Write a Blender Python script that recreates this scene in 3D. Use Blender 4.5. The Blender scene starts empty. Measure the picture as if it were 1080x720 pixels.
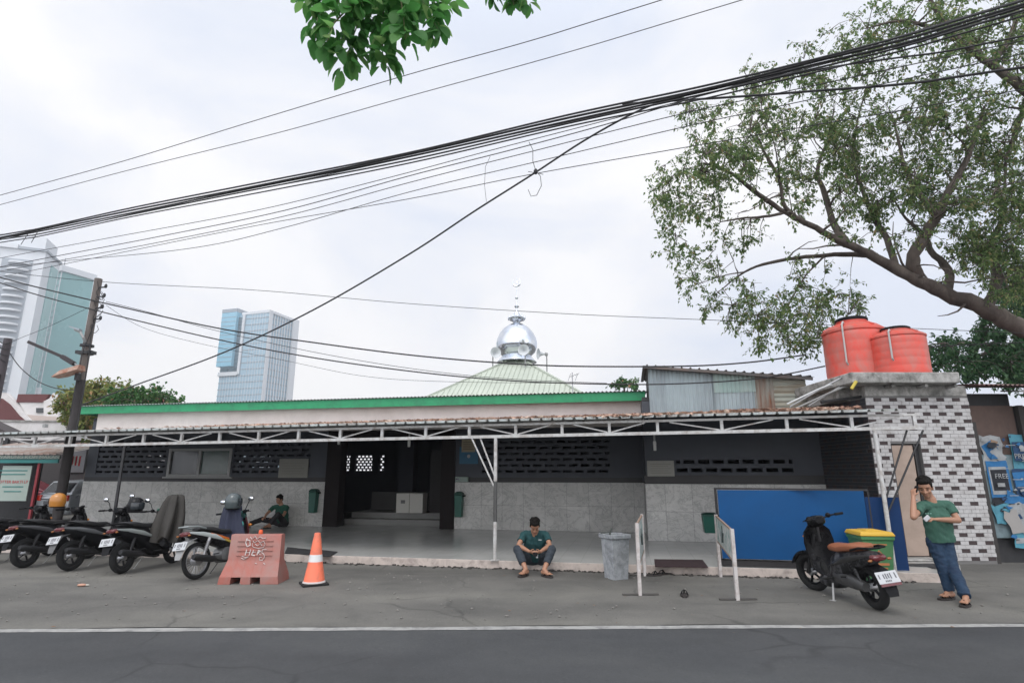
import bpy, bmesh, math, random
import numpy as np
from mathutils import Vector, Matrix
RN = random.Random(11)
V = Vector
COL = bpy.context.scene.collection
# ---------------------------------------------------------------- camera model (target photograph 1080 x 720)
FPX, CAMZ = 600.0, 1.62
PIT = math.atan(0.2333)
SP, CP = math.sin(PIT), math.cos(PIT)
def ray(px, py):
    u, v = (px-540)/FPX, (360-py)/FPX
    return V((u, CP-SP*v, SP+CP*v))
def P(px, py, Y):
    d = ray(px, py); k = Y/d.y
    return V((d.x*k, Y, CAMZ+d.z*k))
def G(px, py, z=0.0):
    d = ray(px, py); k = (z-CAMZ)/d.z
    return V((d.x*k, d.y*k, z))
# mosque frame: s along the facade, t depth behind the porch edge
BO = V((0, 10.67, 0)); BA = math.atan(0.2)
BE, BN = V((math.cos(BA), -math.sin(BA), 0)), V((math.sin(BA), math.cos(BA), 0))
def Bst(px, py, t):
    d = ray(px, py); c = V((0, 0, CAMZ))
    k = (t-(c-BO).dot(BN))/d.dot(BN)
    p = c+d*k
    return V(((p-BO).dot(BE), t, p.z))
def Bw(s, t, z): return BO+BE*s+BN*t+V((0, 0, z))
def vplane(px, py, A, Bp):
    """where the sight line of a pixel meets the vertical plane through plan points A and Bp"""
    e = V((Bp[0]-A[0], Bp[1]-A[1])); n = V((-e.y, e.x, 0))
    d = ray(px, py); k = (V((A[0], A[1], 0))).dot(n)/d.dot(n)
    return V((0, 0, CAMZ))+d*k

# ---------------------------------------------------------------- mesh builder
def frames(pts):
    pts = [V(p) for p in pts]; T = []
    for i in range(len(pts)):
        a, b = pts[max(0, i-1)], pts[min(len(pts)-1, i+1)]
        d = b-a; T.append(d.normalized() if d.length > 1e-9 else V((0, 0, 1)))
    up = V((0, 0, 1)) if abs(T[0].z) < .9 else V((0, 1, 0))
    n = T[0].cross(up).normalized(); N = [n]
    for i in range(1, len(pts)):
        n = N[-1]-T[i]*N[-1].dot(T[i])
        N.append(n.normalized() if n.length > 1e-6 else N[-1])
    return pts, T, N
class MB:
    def __init__(s): s.v = []; s.f = []; s.m = []
    def add(s, vs, fs, mi=0):
        b = len(s.v); s.v += [tuple(v) for v in vs]
        s.f += [[i+b for i in f] for f in fs]; s.m += [mi]*len(fs)
        return s
    def box(s, c, d, rz=0, mi=0, M=None):
        c = V(c); x, y, z = d[0]/2, d[1]/2, d[2]/2
        vs = [V((a*x, b*y, e*z)) for e in (-1, 1) for b in (-1, 1) for a in (-1, 1)]
        R = M if M is not None else Matrix.Rotation(rz, 3, 'Z')
        return s.add([R@v+c for v in vs], [(0, 2, 3, 1), (4, 5, 7, 6), (0, 1, 5, 4), (2, 6, 7, 3), (0, 4, 6, 2), (1, 3, 7, 5)], mi)
    def bx(s, a, b, mi=0):
        a, b = V(a), V(b)
        return s.box((a+b)/2, [abs(q) for q in (b-a)], 0, mi)
    def bar(s, a, b, w, h=None, mi=0):
        a, b = V(a), V(b); d = b-a; h = h or w
        z = d.normalized(); up = V((0, 0, 1)) if abs(z.z) < .95 else V((1, 0, 0))
        x = up.cross(z).normalized(); y = z.cross(x)
        M = Matrix((x, y, z)).transposed()
        return s.box((a+b)/2, (w, h, d.length), 0, mi, M)
    def tube(s, pts, r, n=8, mi=0, cap=True, sq=1.0):
        pts, T, N = frames(pts)
        rs = r if isinstance(r, (list, tuple)) else [r]*len(pts)
        rings = []
        for p, t, nn, q in zip(pts, T, N, rs):
            bb = t.cross(nn)
            rings.append([p+(nn*math.cos(a)+bb*math.sin(a)*sq)*q for a in [2*math.pi*k/n for k in range(n)]])
        return s.loft(rings, mi, cap)
    def loft(s, rings, mi=0, cap=True, closed=False):
        n = len(rings[0]); vs = [p for r in rings for p in r]; fs = []
        m = len(rings)
        for i in range(m if closed else m-1):
            j = (i+1) % m
            for k in range(n):
                l = (k+1) % n
                fs.append((i*n+k, i*n+l, j*n+l, j*n+k))
        if cap and not closed: fs += [tuple(range(n))[::-1], tuple((m-1)*n+k for k in range(n))]
        return s.add(vs, fs, mi)
    def sheet(s, rows, mi=0):
        n = len(rows[0]); vs = [p for r in rows for p in r]
        return s.add(vs, [(i*n+k, i*n+k+1, (i+1)*n+k+1, (i+1)*n+k) for i in range(len(rows)-1) for k in range(n-1)], mi)
    def ell(s, c, r, M=None, nu=14, nv=9, mi=0):
        c = V(c); M = M or Matrix.Identity(3); rings = []
        for i in range(nv+1):
            a = math.pi*(i/nv)*.96+.02*math.pi; q = math.sin(a); z = -math.cos(a)
            rings.append([c+M@V((r[0]*q*math.cos(b), r[1]*q*math.sin(b), r[2]*z)) for b in [2*math.pi*k/nu for k in range(nu)]])
        return s.loft(rings, mi)
    def cap(s, a, b, r0, r1=None, n=12, mi=0):
        """tapered capsule"""
        a, b = V(a), V(b); r1 = r0 if r1 is None else r1
        d = b-a; L = max(d.length, 1e-5); t = d/L
        pts, rs = [], []
        for k in (0.05, .3, .6, .85): pts.append(a-t*r0*math.cos(k*math.pi/2)); rs.append(r0*math.sin(k*math.pi/2))
        pts += [a, b]; rs += [r0, r1]
        for k in (.85, .6, .3, .05): pts.append(b+t*r1*math.cos(k*math.pi/2)); rs.append(r1*math.sin(k*math.pi/2))
        return s.tube(pts, rs, n, mi)
    def lathe(s, prof, n=24, c=(0, 0, 0), mi=0, M=None, cap=True):
        c = V(c); M = M or Matrix.Identity(3)
        return s.loft([[c+M@V((r*math.cos(a), r*math.sin(a), z)) for a in [2*math.pi*k/n for k in range(n)]] for r, z in prof], mi, cap)
    def torus(s, c, R, r, M=None, n=28, k=8, mi=0, flat=1.0):
        c = V(c); M = M or Matrix.Identity(3)
        rings = []
        for i in range(n):
            a = 2*math.pi*i/n
            rings.append([c+M@V(((R+r*math.cos(b))*math.cos(a), (R+r*math.cos(b))*math.sin(a), r*flat*math.sin(b))) for b in [2*math.pi*j/k for j in range(k)]])
        return s.loft(rings, mi, closed=True)
    def prism(s, poly, M, d0, d1, mi=0):
        """poly in the xz plane, extruded along y from d0 to d1, then moved by M (4x4)"""
        return s.loft([[M@V((x, d, z)) for x, z in poly] for d in (d0, d1)], mi)
    def build(s, name, mats, parent=None, world=False, smooth=True, bev=0, ang=38, remesh=0, sm=0):
        me = bpy.data.meshes.new(name)
        vs = s.v
        if world and parent is not None:
            Mi = PM[parent.name].inverted(); vs = [tuple(Mi@V(v)) for v in vs]
        me.from_pydata(vs, [], s.f); me.update()
        if not isinstance(mats, (list, tuple)): mats = [mats]
        for m in mats: me.materials.append(m)
        me.polygons.foreach_set('material_index', s.m)
        if not remesh:
            bm = bmesh.new(); bm.from_mesh(me); bmesh.ops.recalc_face_normals(bm, faces=bm.faces); bm.to_mesh(me); bm.free()
        o = bpy.data.objects.new(name, me); COL.objects.link(o)
        if remesh:
            r = o.modifiers.new('r', 'REMESH'); r.mode = 'VOXEL'; r.voxel_size = remesh
            if sm: q = o.modifiers.new('s', 'SMOOTH'); q.iterations = sm; q.factor = .5
            dg = bpy.context.evaluated_depsgraph_get(); dg.update()
            nm = bpy.data.meshes.new_from_object(o.evaluated_get(dg)); o.modifiers.clear()
            nm.name = name
            o.data = nm; nm.materials.clear()
            for m in mats: nm.materials.append(m)
            me = nm
        if bev:
            b = o.modifiers.new('b', 'BEVEL'); b.width = bev; b.segments = 2; b.limit_method = 'ANGLE'; b.angle_limit = .6
        if smooth:
            me.shade_smooth()
            if not remesh: me.set_sharp_from_angle(angle=math.radians(ang))
        if parent is not None: o.parent = parent
        PM[o.name] = PM.get(parent.name, Matrix.Identity(4)) if parent is not None else Matrix.Identity(4)
        return o
PM = {}
def thing(name, label, cat, loc=(0, 0, 0), rz=0, group=None):
    o = bpy.data.objects.new(name, None); COL.objects.link(o)
    o.empty_display_size = .2
    o.location = loc; o.rotation_euler = (0, 0, rz)
    PM[o.name] = Matrix.Translation(V(loc))@Matrix.Rotation(rz, 4, 'Z')
    return tag(o, label, cat, group)
def tag(o, label, cat, group=None, kind=None):
    if label: o['label'] = label
    if cat: o['category'] = cat
    if group: o['group'] = group
    if kind: o['kind'] = kind
    return o
def struct(o, kind='structure'):
    o['kind'] = kind; return o
def text(name, body, size, mat, parent, loc, rot, ext=.001, align='CENTER', sx=1):
    cu = bpy.data.curves.new(name, 'FONT'); cu.body = body; cu.size = size; cu.extrude = ext
    cu.align_x = align; cu.align_y = 'CENTER'
    o = bpy.data.objects.new(name, cu); COL.objects.link(o)
    dg = bpy.context.evaluated_depsgraph_get(); dg.update()
    me = bpy.data.meshes.new_from_object(o.evaluated_get(dg)); bpy.data.objects.remove(o)
    me.materials.clear(); me.materials.append(mat)
    o = bpy.data.objects.new(name, me); COL.objects.link(o)
    o.location = loc; o.rotation_euler = rot; o.scale = (sx, 1, 1); o.parent = parent
    return o
def dup(root, loc=None, rz=None):
    r = root.copy(); COL.objects.link(r)
    if loc is not None: r.location = loc
    if rz is not None: r.rotation_euler = (0, 0, rz)
    for ch in list(root.children):
        c = ch.copy(); COL.objects.link(c); c.parent = r
        for g in ch.children:
            d = g.copy(); COL.objects.link(d); d.parent = c
    return r

# ---------------------------------------------------------------- materials
def nt(m):
    m.use_nodes = True
    N, L = m.node_tree.nodes, m.node_tree.links
    return N, L, N['Principled BSDF']
def mix(N, L, a, b, fac, mode='MIX'):
    n = N.new('ShaderNodeMix'); n.data_type = 'RGBA'; n.blend_type = mode
    for sock, val in ((n.inputs[6], a), (n.inputs[7], b)):
        if hasattr(val, 'is_output'): L.new(val, sock)
        else: sock.default_value = (*val, 1)
    if hasattr(fac, 'is_output'): L.new(fac, n.inputs[0])
    else: n.inputs[0].default_value = fac
    return n.outputs[2]
def noise(N, L, scale, detail=4, rough=.6, vec=None, dist=0):
    n = N.new('ShaderNodeTexNoise'); n.inputs['Scale'].default_value = scale; n.inputs['Detail'].default_value = detail
    n.inputs['Roughness'].default_value = rough; n.inputs['Distortion'].default_value = dist
    if vec is not None: L.new(vec, n.inputs['Vector'])
    return n.outputs['Fac']
def ramp(N, L, fac, stops):
    r = N.new('ShaderNodeValToRGB'); e = r.color_ramp.elements
    while len(e) < len(stops): e.new(.5)
    for k, (p, c) in enumerate(stops):
        e[k].position = p; e[k].color = (*c, 1) if len(c) == 3 else c
    L.new(fac, r.inputs['Fac']); return r.outputs['Color']
def texco(N, L, kind='Object', scale=(1, 1, 1), rot=(0, 0, 0)):
    t = N.new('ShaderNodeTexCoord'); m = N.new('ShaderNodeMapping')
    m.inputs['Scale'].default_value = scale; m.inputs['Rotation'].default_value = rot
    L.new(t.outputs[kind], m.inputs['Vector']); return m.outputs['Vector']
def bump(N, L, bs, h, st=.3, d=.01):
    b = N.new('ShaderNodeBump'); b.inputs['Strength'].default_value = st; b.inputs['Distance'].default_value = d
    L.new(h, b.inputs['Height']); L.new(b.outputs['Normal'], bs.inputs['Normal'])
def M(name, col, rough=.6, metal=0, var=.15, scale=5, dirt=None, dirtamt=.5, dscale=2.5, bmp=0, bscale=60, stretch=(1, 1, 1), coat=0, spec=.5):
    m = bpy.data.materials.new(name); N, L, bs = nt(m)
    bs.inputs['Roughness'].default_value = rough; bs.inputs['Metallic'].default_value = metal
    bs.inputs['Specular IOR Level'].default_value = spec
    if coat: bs.inputs['Coat Weight'].default_value = coat; bs.inputs['Coat Roughness'].default_value = .08
    vec = texco(N, L, 'Object', stretch)
    c1 = [max(0, c*(1-var)) for c in col]; c2 = [min(1, c*(1+var)) for c in col]
    out = mix(N, L, c1, c2, noise(N, L, scale, 5, .65, vec))
    if dirt:
        f = ramp(N, L, noise(N, L, dscale, 6, .7, vec, .4), [(.5-.2*dirtamt, (0, 0, 0)), (.78-.15*dirtamt, (1, 1, 1))])
        out = mix(N, L, out, dirt, f)
    L.new(out, bs.inputs['Base Color'])
    rr = N.new('ShaderNodeMapRange'); rr.inputs[3].default_value = max(.03, rough-.1); rr.inputs[4].default_value = min(1, rough+.12)
    L.new(noise(N, L, scale*2.3, 4, .6, vec), rr.inputs[0]); L.new(rr.outputs[0], bs.inputs['Roughness'])
    if bmp: bump(N, L, bs, noise(N, L, bscale, 4, .6, vec), bmp, .01)
    return m
# ---------------------------------------------------------------- scene, camera, light
sc = bpy.context.scene
cam = bpy.data.objects.new('camera', bpy.data.cameras.new('camera')); COL.objects.link(cam)
cam.location = (0, 0, CAMZ); cam.rotation_euler = (math.pi/2+PIT, 0, 0)
cam.data.sensor_width = 36; cam.data.lens = 20; cam.data.clip_end = 5000; cam.data.clip_start = .05
sc.camera = cam
sc.view_settings.view_transform = 'Standard'; sc.view_settings.look = 'None'
sc.view_settings.exposure = 0; sc.view_settings.gamma = 1; sc.view_settings.use_curve_mapping = False
sc.cycles.max_bounces = 8; sc.cycles.use_denoising = True
w = bpy.data.worlds.new('World'); sc.world = w; w.use_nodes = True
N, L = w.node_tree.nodes, w.node_tree.links
bg = N['Background']
sky = N.new('ShaderNodeTexSky'); sky.sky_type = 'NISHITA'; sky.sun_disc = False
SUN_EL, SUN_ROT = math.radians(58), math.radians(200)
sky.sun_elevation = SUN_EL; sky.sun_rotation = SUN_ROT; sky.dust_density = 4; sky.air_density = 1.2
bg.inputs['Strength'].default_value = .1
tc = N.new('ShaderNodeTexCoord')
sep = N.new('ShaderNodeSeparateXYZ'); L.new(tc.outputs['Generated'], sep.inputs[0])
# overcast: cloud cover over the Nishita sky, brighter towards the zenith and towards the hidden sun (behind the camera)
mp = N.new('ShaderNodeMapping'); mp.inputs['Scale'].default_value = (1.0, 1.0, 2.0); mp.inputs['Location'].default_value = (.35, .1, .2)
L.new(tc.outputs['Generated'], mp.inputs['Vector'])
cl = noise(N, L, 1.5, 6, .52, mp.outputs['Vector'], .5)
cloudcol = ramp(N, L, cl, [(.40, (8.3, 8.9, 10.2)), (.55, (10.3, 10.4, 10.8)), (.62, (11.4, 11.3, 11.3))])
zr = N.new('ShaderNodeMapRange'); zr.inputs[1].default_value = .66; zr.inputs[2].default_value = 1.0; zr.inputs[3].default_value = 1.0; zr.inputs[4].default_value = SKYZ = 1.5
L.new(sep.outputs['Z'], zr.inputs[0])
br = N.new('ShaderNodeMapRange'); br.inputs[1].default_value = .1; br.inputs[2].default_value = -.7; br.inputs[3].default_value = 1.0; br.inputs[4].default_value = 2.1
L.new(sep.outputs['Y'], br.inputs[0])
mm = N.new('ShaderNodeMath'); mm.operation = 'MULTIPLY'; L.new(zr.outputs[0], mm.inputs[0]); L.new(br.outputs[0], mm.inputs[1])
vm = N.new('ShaderNodeVectorMath'); vm.operation = 'SCALE'; L.new(cloudcol, vm.inputs[0]); L.new(mm.outputs[0], vm.inputs['Scale'])
L.new(mix(N, L, sky.outputs['Color'], vm.outputs['Vector'], .93), bg.inputs['Color'])
sl = bpy.data.lights.new('sun', 'SUN'); sl.energy = 1.1; sl.angle = math.radians(25); sl.color = (1, .96, .9)
so = bpy.data.objects.new('sun', sl); COL.objects.link(so)
so.rotation_euler = (math.pi/2-SUN_EL, 0, math.pi-SUN_ROT)

# ---------------------------------------------------------------- palette
asphalt = M('asphalt', (.047, .049, .052), .85, 0, .2, 1.3, (.062, .063, .064), .35, .5, .5, 160)
apron_m = M('worn_concrete', (.145, .139, .125), .9, 0, .14, .8, (.100, .097, .088), .45, .9, .6, 120)
line_m = M('road_paint', (.33, .325, .31), .8, 0, .12, 9, (.15, .15, .148), .35, 6)
tile_m = M('porch_tile', (.46, .46, .44), .2, 0, .05, .5)
riser_m = M('step_render', (.5, .43, .385), .85, 0, .1, 4, (.25, .21, .19), .25, 5)
navy = M('navy_grey_paint', (.046, .051, .064), .6, 0, .15, 1.5)
navy_d = M('dark_navy_paint', (.035, .038, .05), .6, 0, .15, 1.5)
black_p = M('black_paint', (.018, .016, .017), .5, 0, .2, 3)
pinkw = M('pale_pink_render', (.76, .69, .655), .9, 0, .05, .6, (.60, .53, .50), .3, .7)
green_f = M('green_fascia_paint', (.02, .27, .115), .55, 0, .1, 2, (.02, .16, .08), .25, 3)
zinc_edge = M('roof_sheet_zinc', (.30, .32, .31), .55, .3, .2, 3)
canopy_m = M('canopy_sheet', (.50, .54, .53), .55, .2, .15, 2, (.24, .2, .17), .45, 1.2)
under_m = M('dark_board', (.03, .03, .032), .8)
steel_w = M('white_painted_steel', (.52, .52, .51), .5, 0, .1, 6, (.26, .22, .19), .3, 7)
steel_g = M('grey_painted_steel', (.30, .30, .295), .5, 0, .1, 6)
black_plastic = M('black_plastic', (.008, .008, .009), .5, 0, .2, 8, spec=.14)
black_gloss = M('black_gloss_paint', (.007, .007, .008), .28, 0, .2, 8, spec=.2)
rubber = M('tyre_rubber', (.009, .009, .009), .9, 0, .2, 12, bmp=.2)
chrome = M('bare_metal', (.6, .6, .6), .25, 1, .1, 10)
alu = M('dull_aluminium', (.4, .4, .41), .4, .9, .15, 10)
dark_metal = M('dark_metal', (.05, .05, .052), .45, .7, .2, 10)
white_pl = M('white_plate', (.46, .47, .48), .5, 0, .05, 6)
red_lens = M('red_lens', (.10, .012, .014), .2, 0, .1, 6, coat=.5)
amber_lens = M('amber_lens', (.6, .2, .02), .15, 0, .1, 6, coat=.5)
paper = M('old_paper', (.42, .40, .35), .9, 0, .08, 6)
cable_m = M('cable_rubber', (.014, .014, .016), .6)
glass_d = M('dark_glass', (.03, .035, .04), .08, 0, .2, 3)
conc = M('weathered_concrete', (.40, .39, .37), .9, 0, .15, 3, (.10, .10, .09), .6, 4, .4, 40)
skin = M('skin', (.33, .17, .105), .5, 0, .08, 12)
hair_m = M('black_hair', (.007, .006, .005), .7, 0, .3, 60, bmp=.6, bscale=90, spec=.12)

def marble():
    m = bpy.data.materials.new('grey_marble_tile'); N, L, bs = nt(m)
    v = texco(N, L, 'Object', (1, 1, 1.3))
    a = noise(N, L, 1.6, 8, .72, v, 1.6)
    veins = ramp(N, L, a, [(.36, (.54, .53, .505)), (.472, (.60, .59, .565)), (.50, (.38, .375, .36)), (.53, (.59, .58, .555)), (.7, (.64, .63, .60))])
    cloud = ramp(N, L, noise(N, L, .9, 5, .7, v), [(.35, (.75, .75, .75)), (.65, (1, 1, 1))])
    c = mix(N, L, veins, cloud, .9, 'MULTIPLY')
    b = N.new('ShaderNodeTexBrick'); b.offset = 0; b.inputs['Scale'].default_value = 1
    b.inputs['Brick Width'].default_value = .6; b.inputs['Row Height'].default_value = .65; b.inputs['Mortar Size'].default_value = .004
    b.inputs['Color1'].default_value = (1, 1, 1, 1); b.inputs['Color2'].default_value = (.86, .86, .86, 1); b.inputs['Mortar'].default_value = (.3, .3, .3, 1)
    mv = texco(N, L, 'Object', (1, 1, 1)); sp_ = N.new('ShaderNodeSeparateXYZ'); L.new(mv, sp_.inputs[0])
    cb = N.new('ShaderNodeCombineXYZ'); ad = N.new('ShaderNodeMath'); ad.operation = 'ADD'
    L.new(sp_.outputs['X'], ad.inputs[0]); L.new(sp_.outputs['Y'], ad.inputs[1]); L.new(ad.outputs[0], cb.inputs[0])
    sb = N.new('ShaderNodeMath'); sb.operation = 'SUBTRACT'; sb.inputs[1].default_value = .13; L.new(sp_.outputs['Z'], sb.inputs[0]); L.new(sb.outputs[0], cb.inputs[1])
    L.new(cb.outputs[0], b.inputs['Vector'])
    L.new(mix(N, L, c, b.outputs['Color'], .85, 'MULTIPLY'), bs.inputs['Base Color'])
    bs.inputs['Roughness'].default_value = .38
    return m
marble_m = marble()

def tile_floor(m):
    N, L, bs = m.node_tree.nodes, m.node_tree.links, m.node_tree.nodes['Principled BSDF']
    src = bs.inputs['Base Color'].links[0].from_socket
    b = N.new('ShaderNodeTexBrick'); b.offset = 0; b.inputs['Scale'].default_value = 1; b.inputs['Brick Width'].default_value = .4; b.inputs['Row Height'].default_value = .4
    b.inputs['Mortar Size'].default_value = .004; b.inputs['Color1'].default_value = (1, 1, 1, 1); b.inputs['Color2'].default_value = (.95, .95, .95, 1); b.inputs['Mortar'].default_value = (.78, .78, .77, 1)
    L.new(texco(N, L), b.inputs['Vector'])
    L.new(mix(N, L, src, b.outputs['Color'], 1, 'MULTIPLY'), bs.inputs['Base Color'])
tile_floor(tile_m)

def cracked(m):
    """cracks and patches over the worn apron"""
    N, L, bs = m.node_tree.nodes, m.node_tree.links, m.node_tree.nodes['Principled BSDF']
    src = bs.inputs['Base Color'].links[0].from_socket
    v = texco(N, L)
    nd = N.new('ShaderNodeTexNoise'); nd.inputs['Scale'].default_value = 2.2; L.new(v, nd.inputs['Vector'])
    vd = mix(N, L, v, nd.outputs['Color'], .18)
    vo = N.new('ShaderNodeTexVoronoi'); vo.feature = 'DISTANCE_TO_EDGE'; vo.inputs['Scale'].default_value = .55; L.new(vd, vo.inputs['Vector'])
    ck = ramp(N, L, vo.outputs['Distance'], [(0, (.55, .55, .55)), (.006, (.7, .7, .7)), (.012, (1, 1, 1))])
    msk = ramp(N, L, noise(N, L, .5, 2, .5, v), [(.48, (0, 0, 0)), (.6, (.8, .8, .8))])
    c = mix(N, L, src, mix(N, L, src, ck, 1, 'MULTIPLY'), msk)
    sp_ = ramp(N, L, noise(N, L, 42, 3, .75, v), [(.28, (.35, .35, .35)), (.40, (.95, .95, .95)), (.60, (1, 1, 1)), (.74, (1.75, 1.75, 1.7))])
    c = mix(N, L, c, sp_, .8, 'MULTIPLY')
    big = ramp(N, L, noise(N, L, .35, 3, .6, texco(N, L, 'Object', (.5, 1.6, 1))), [(.33, (.72, .72, .73)), (.5, (.98, .98, .98)), (.64, (1.22, 1.22, 1.19))])
    L.new(mix(N, L, c, big, 1, 'MULTIPLY'), bs.inputs['Base Color'])
cracked(apron_m); cracked(asphalt)

# ---------------------------------------------------------------- ground, road
struct(MB().sheet([[(x, y, -.03) for x in (-515, -60, -20, 20, 60, 415)] for y in (-70, 0, 30, 120, 615)]).build('ground', M('bare_ground', (.13, .125, .115), .95, 0, .2, .3)))
def yline(x): return 6.74+.0208*x
edge = [(x, yline(x)+.09+.02*math.sin(x*1.3)+.02*math.sin(x*3.1+1)+.008*math.sin(x*11)) for x in [-60+.5*k for k in range(241)]]
struct(MB().sheet([[(x, -30, -.018) for x, y in edge], [(x, 0, -.014) for x, y in edge], [(x, y, -.01) for x, y in edge]]).build('road', asphalt))
mb = MB(); rows = []
for q in (0, .25, 1):
    rows.append([(x, y-.015+(45-y)*(q**2 if q else 0), -.004+.004*min(1, q*4)) for x, y in edge])
mb.sheet(rows)
struct(mb.build('roadside_apron', apron_m))
mb = MB()
xs = [-60+.25*k for k in range(481)]
mb.sheet([[(x, yline(x)-.065+.006*math.sin(x*7)+.004*math.sin(x*17), -.006) for x in xs], [(x, yline(x)+.07+.006*math.sin(x*5+2)+.005*math.sin(x*13), -.006) for x in xs]])
struct(mb.build('road_marking', line_m))
# loose stones and crumbs on the apron
mb = MB()
for k in range(420):
    x = RN.uniform(-9, 9); y = yline(x)+RN.uniform(.3, 3.6)
    if y > 10.5-.2*x: continue
    r = RN.choice([.006, .008, .01, .012, .018])
    mb.ell((x, y, r*.4), (r*RN.uniform(.8, 1.6), r, r*.6), Matrix.Rotation(RN.uniform(0, 3), 3, 'Z'), 6, 4)
tag(mb.build('pebbles', M('grit', (.19, .18, .165), .95, 0, .35, 3)), 'loose grit and pebbles scattered over the worn roadside apron', 'gravel', None, 'stuff')

# ---------------------------------------------------------------- mosque
mosque = thing('mosque', 'single storey mosque with grey marble lower wall, green fascia and silver dome', 'mosque', BO, -BA)
FZ = .13
T, TW = 5.62, 3.72           # main wall and projecting wing
sL, sE0, sE1, sM = -15.45, -6.80, -2.78, 2.49
sW, sR = 2.49, 6.75
zt = 3.35
def part(mb, name, m, bev=0, smooth=True): return mb.build(name, m, mosque, bev=bev, smooth=smooth)
part(MB().bx((sL-.3, 0.012, -.1), (6.85, 13, FZ)), 'porch_floor', tile_m)
mb = MB()
seg = [sL-.3+k*.3 for k in range(int((6.85-sL+.3)/.3)+2)]
for i in range(len(seg)-1):
    mb.add([(seg[i], 0, FZ-.002), (seg[i+1], 0, FZ-.002), (seg[i+1], 0, -.02+.025*RN.random()), (seg[i], 0, -.02+.02*RN.random())], [(0, 1, 2, 3)])
part(MB().bx((sL-.3, -.012, -.1), (6.85, .010, FZ+.003)), 'step_edge', riser_m, .006)
def wall_holes(mb, s0, s1, z0, z1, t, th, holes, axis='s'):
    """wall panel with rectangular holes (s0,s1,z0,z1), holes must not overlap in s"""
    def bx(a, b, c, d):
        if b-a > 1e-4 and d-c > 1e-4: mb.bx((a, t, c), (b, t+th, d))
    cur = s0
    for a, b, c, d in sorted(holes):
        bx(cur, a, z0, z1); bx(a, b, z0, c); bx(a, b, d, z1); cur = b
    bx(cur, s1, z0, z1)
def lattice(mb, a, b, c, d, t, th, pw=.33, ph=.157, sw=.24, sh=.066):
    """hollow vent blocks: running rows of open slots"""
    n = int(round((d-c)/ph)); ph = (d-c)/n
    for k in range(n):
        z0 = c+k*ph; zz = z0+(ph-sh)/2
        mb.bx((a, t, z0), (b, t+th, zz-.0005)); mb.bx((a, t, zz+sh+.0005), (b, t+th, z0+ph-.0004))
        off = (k % 2)*pw/2
        x = a-pw+off
        while x < b:
            q0, q1 = max(a, x+sw), min(b, x+pw)
            if q1-q0 > .005: mb.bx((q0, t+.003, zz), (q1, t+th-.003, zz+sh))
            x += pw
H = lambda px0, py0, px1, py1, t: (Bst(px0, py1, t).x, Bst(px1, py1, t).x, Bst(px0, py1, t).z, Bst(px0, py0, t).z)
# upper walls
v1 = (-15.05, -12.42, 1.62, 2.75); wn = (-12.34, -10.06, 1.55, 2.42); v2 = (-10.0, -7.36, 1.62, 2.75); v3 = (-2.0, 1.60, 1.62, 2.75)
mb = MB()
wall_holes(mb, sL, sE0, 1.43, zt, T, .15, [v1, wn, v2])
wall_holes(mb, sE1, sM+.02, 1.43, zt, T, .15, [v3])
wall_holes(mb, sW, sR+.2, 1.43, zt, TW, .15, [(3.2, 5.75, 1.62, 2.0)])
mb.bx((sW, TW+.15, 1.43), (sW+.15, T+.15, zt)); mb.bx((sE0, T, 3.05), (sE1, T+.15, zt))
part(mb, 'upper_wall', navy)
mb = MB()
for q in (v1, v2, v3): mb = MB(); lattice(mb, *q, T+.02, .11); part(mb, 'vent_blocks', navy)
mb = MB(); lattice(mb, 3.2, 5.75, 1.62, 2.0, TW+.02, .11, .33, .19, .25, .09)
part(mb, 'vent_blocks', navy)
mb = MB()
for a, b in ((sL, sE0), (sE1, sM)):
    mb.bx((a, T-.02, FZ), (b, T+.14, 1.40))
mb.bx((sW-.025, TW-.025, FZ), (sR+.2, TW+.14, 1.40)); mb.bx((sW-.025, TW+.143, FZ), (sW+.14, T-.03, 1.40))
part(mb, 'marble_dado', marble_m, .004)
mb = MB()
for a, b, t in ((sL, sE0, T), (sE1, sM-.05, T), (sW-.04, sR+.2, TW)):
    mb.bx((a, t-.012, 1.403), (b, t+.1, 1.60 if t == TW else 1.535))
part(mb, 'black_band', black_p)  # ledge shadow above the marble, put in as a black strip
# entrance surround, steps and hall
mb = MB()
mb.bx((sE0, T-.05, FZ), (sE0+.46, T+.35, 3.05)); mb.bx((sE1-.42, T-.05, FZ), (sE1, T+.35, 3.05)); mb.bx((sE0+.461, T-.04, 2.62), (sE1-.421, T+.3, 3.04))
part(mb, 'door_surround', M('entrance_dark_stone', (.011, .0075, .0075), .7, 0, .2, 2, spec=.2), .005)
hall_m = M('hall_tile', (.17, .17, .16), .4, 0, .2, 2)
part(MB().bx((sE0+.3, T+.75, FZ), (sE1-.3, T+1.2, .30)).bx((sE0+.3, T+1.201, FZ), (sE1-.3, T+7.2, .47)), 'hall_steps', hall_m, .006)
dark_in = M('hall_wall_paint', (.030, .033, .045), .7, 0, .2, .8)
mb = MB()
TB = 12.0
bl = (-9.05, -8.30, 1.74, 2.40); b2 = (-9.62, -9.30, 1.74, 2.40); b3 = (-7.98, -7.78, 1.74, 2.40)
b4 = (-14.9, -14.2, 2.0, 2.45); b5 = (-13.9, -13.0, 1.75, 2.42); b6 = (-12.7, -12.0, 1.8, 2.3); b7 = None
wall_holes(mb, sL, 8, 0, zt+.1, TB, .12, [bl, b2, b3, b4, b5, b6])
for y0, y1, z0_, z1_ in ((T+.16, 7.9, 0, zt), (7.9, 9.5, 0, 1.8), (7.9, 9.5, 2.38, zt), (9.5, TB, 0, zt), (8.2, 8.5, 1.8, 2.38), (8.9, 9.1, 1.8, 2.38)): mb.bx((sL, y0, z0_), (sL+.12, y1, z1_))
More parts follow.
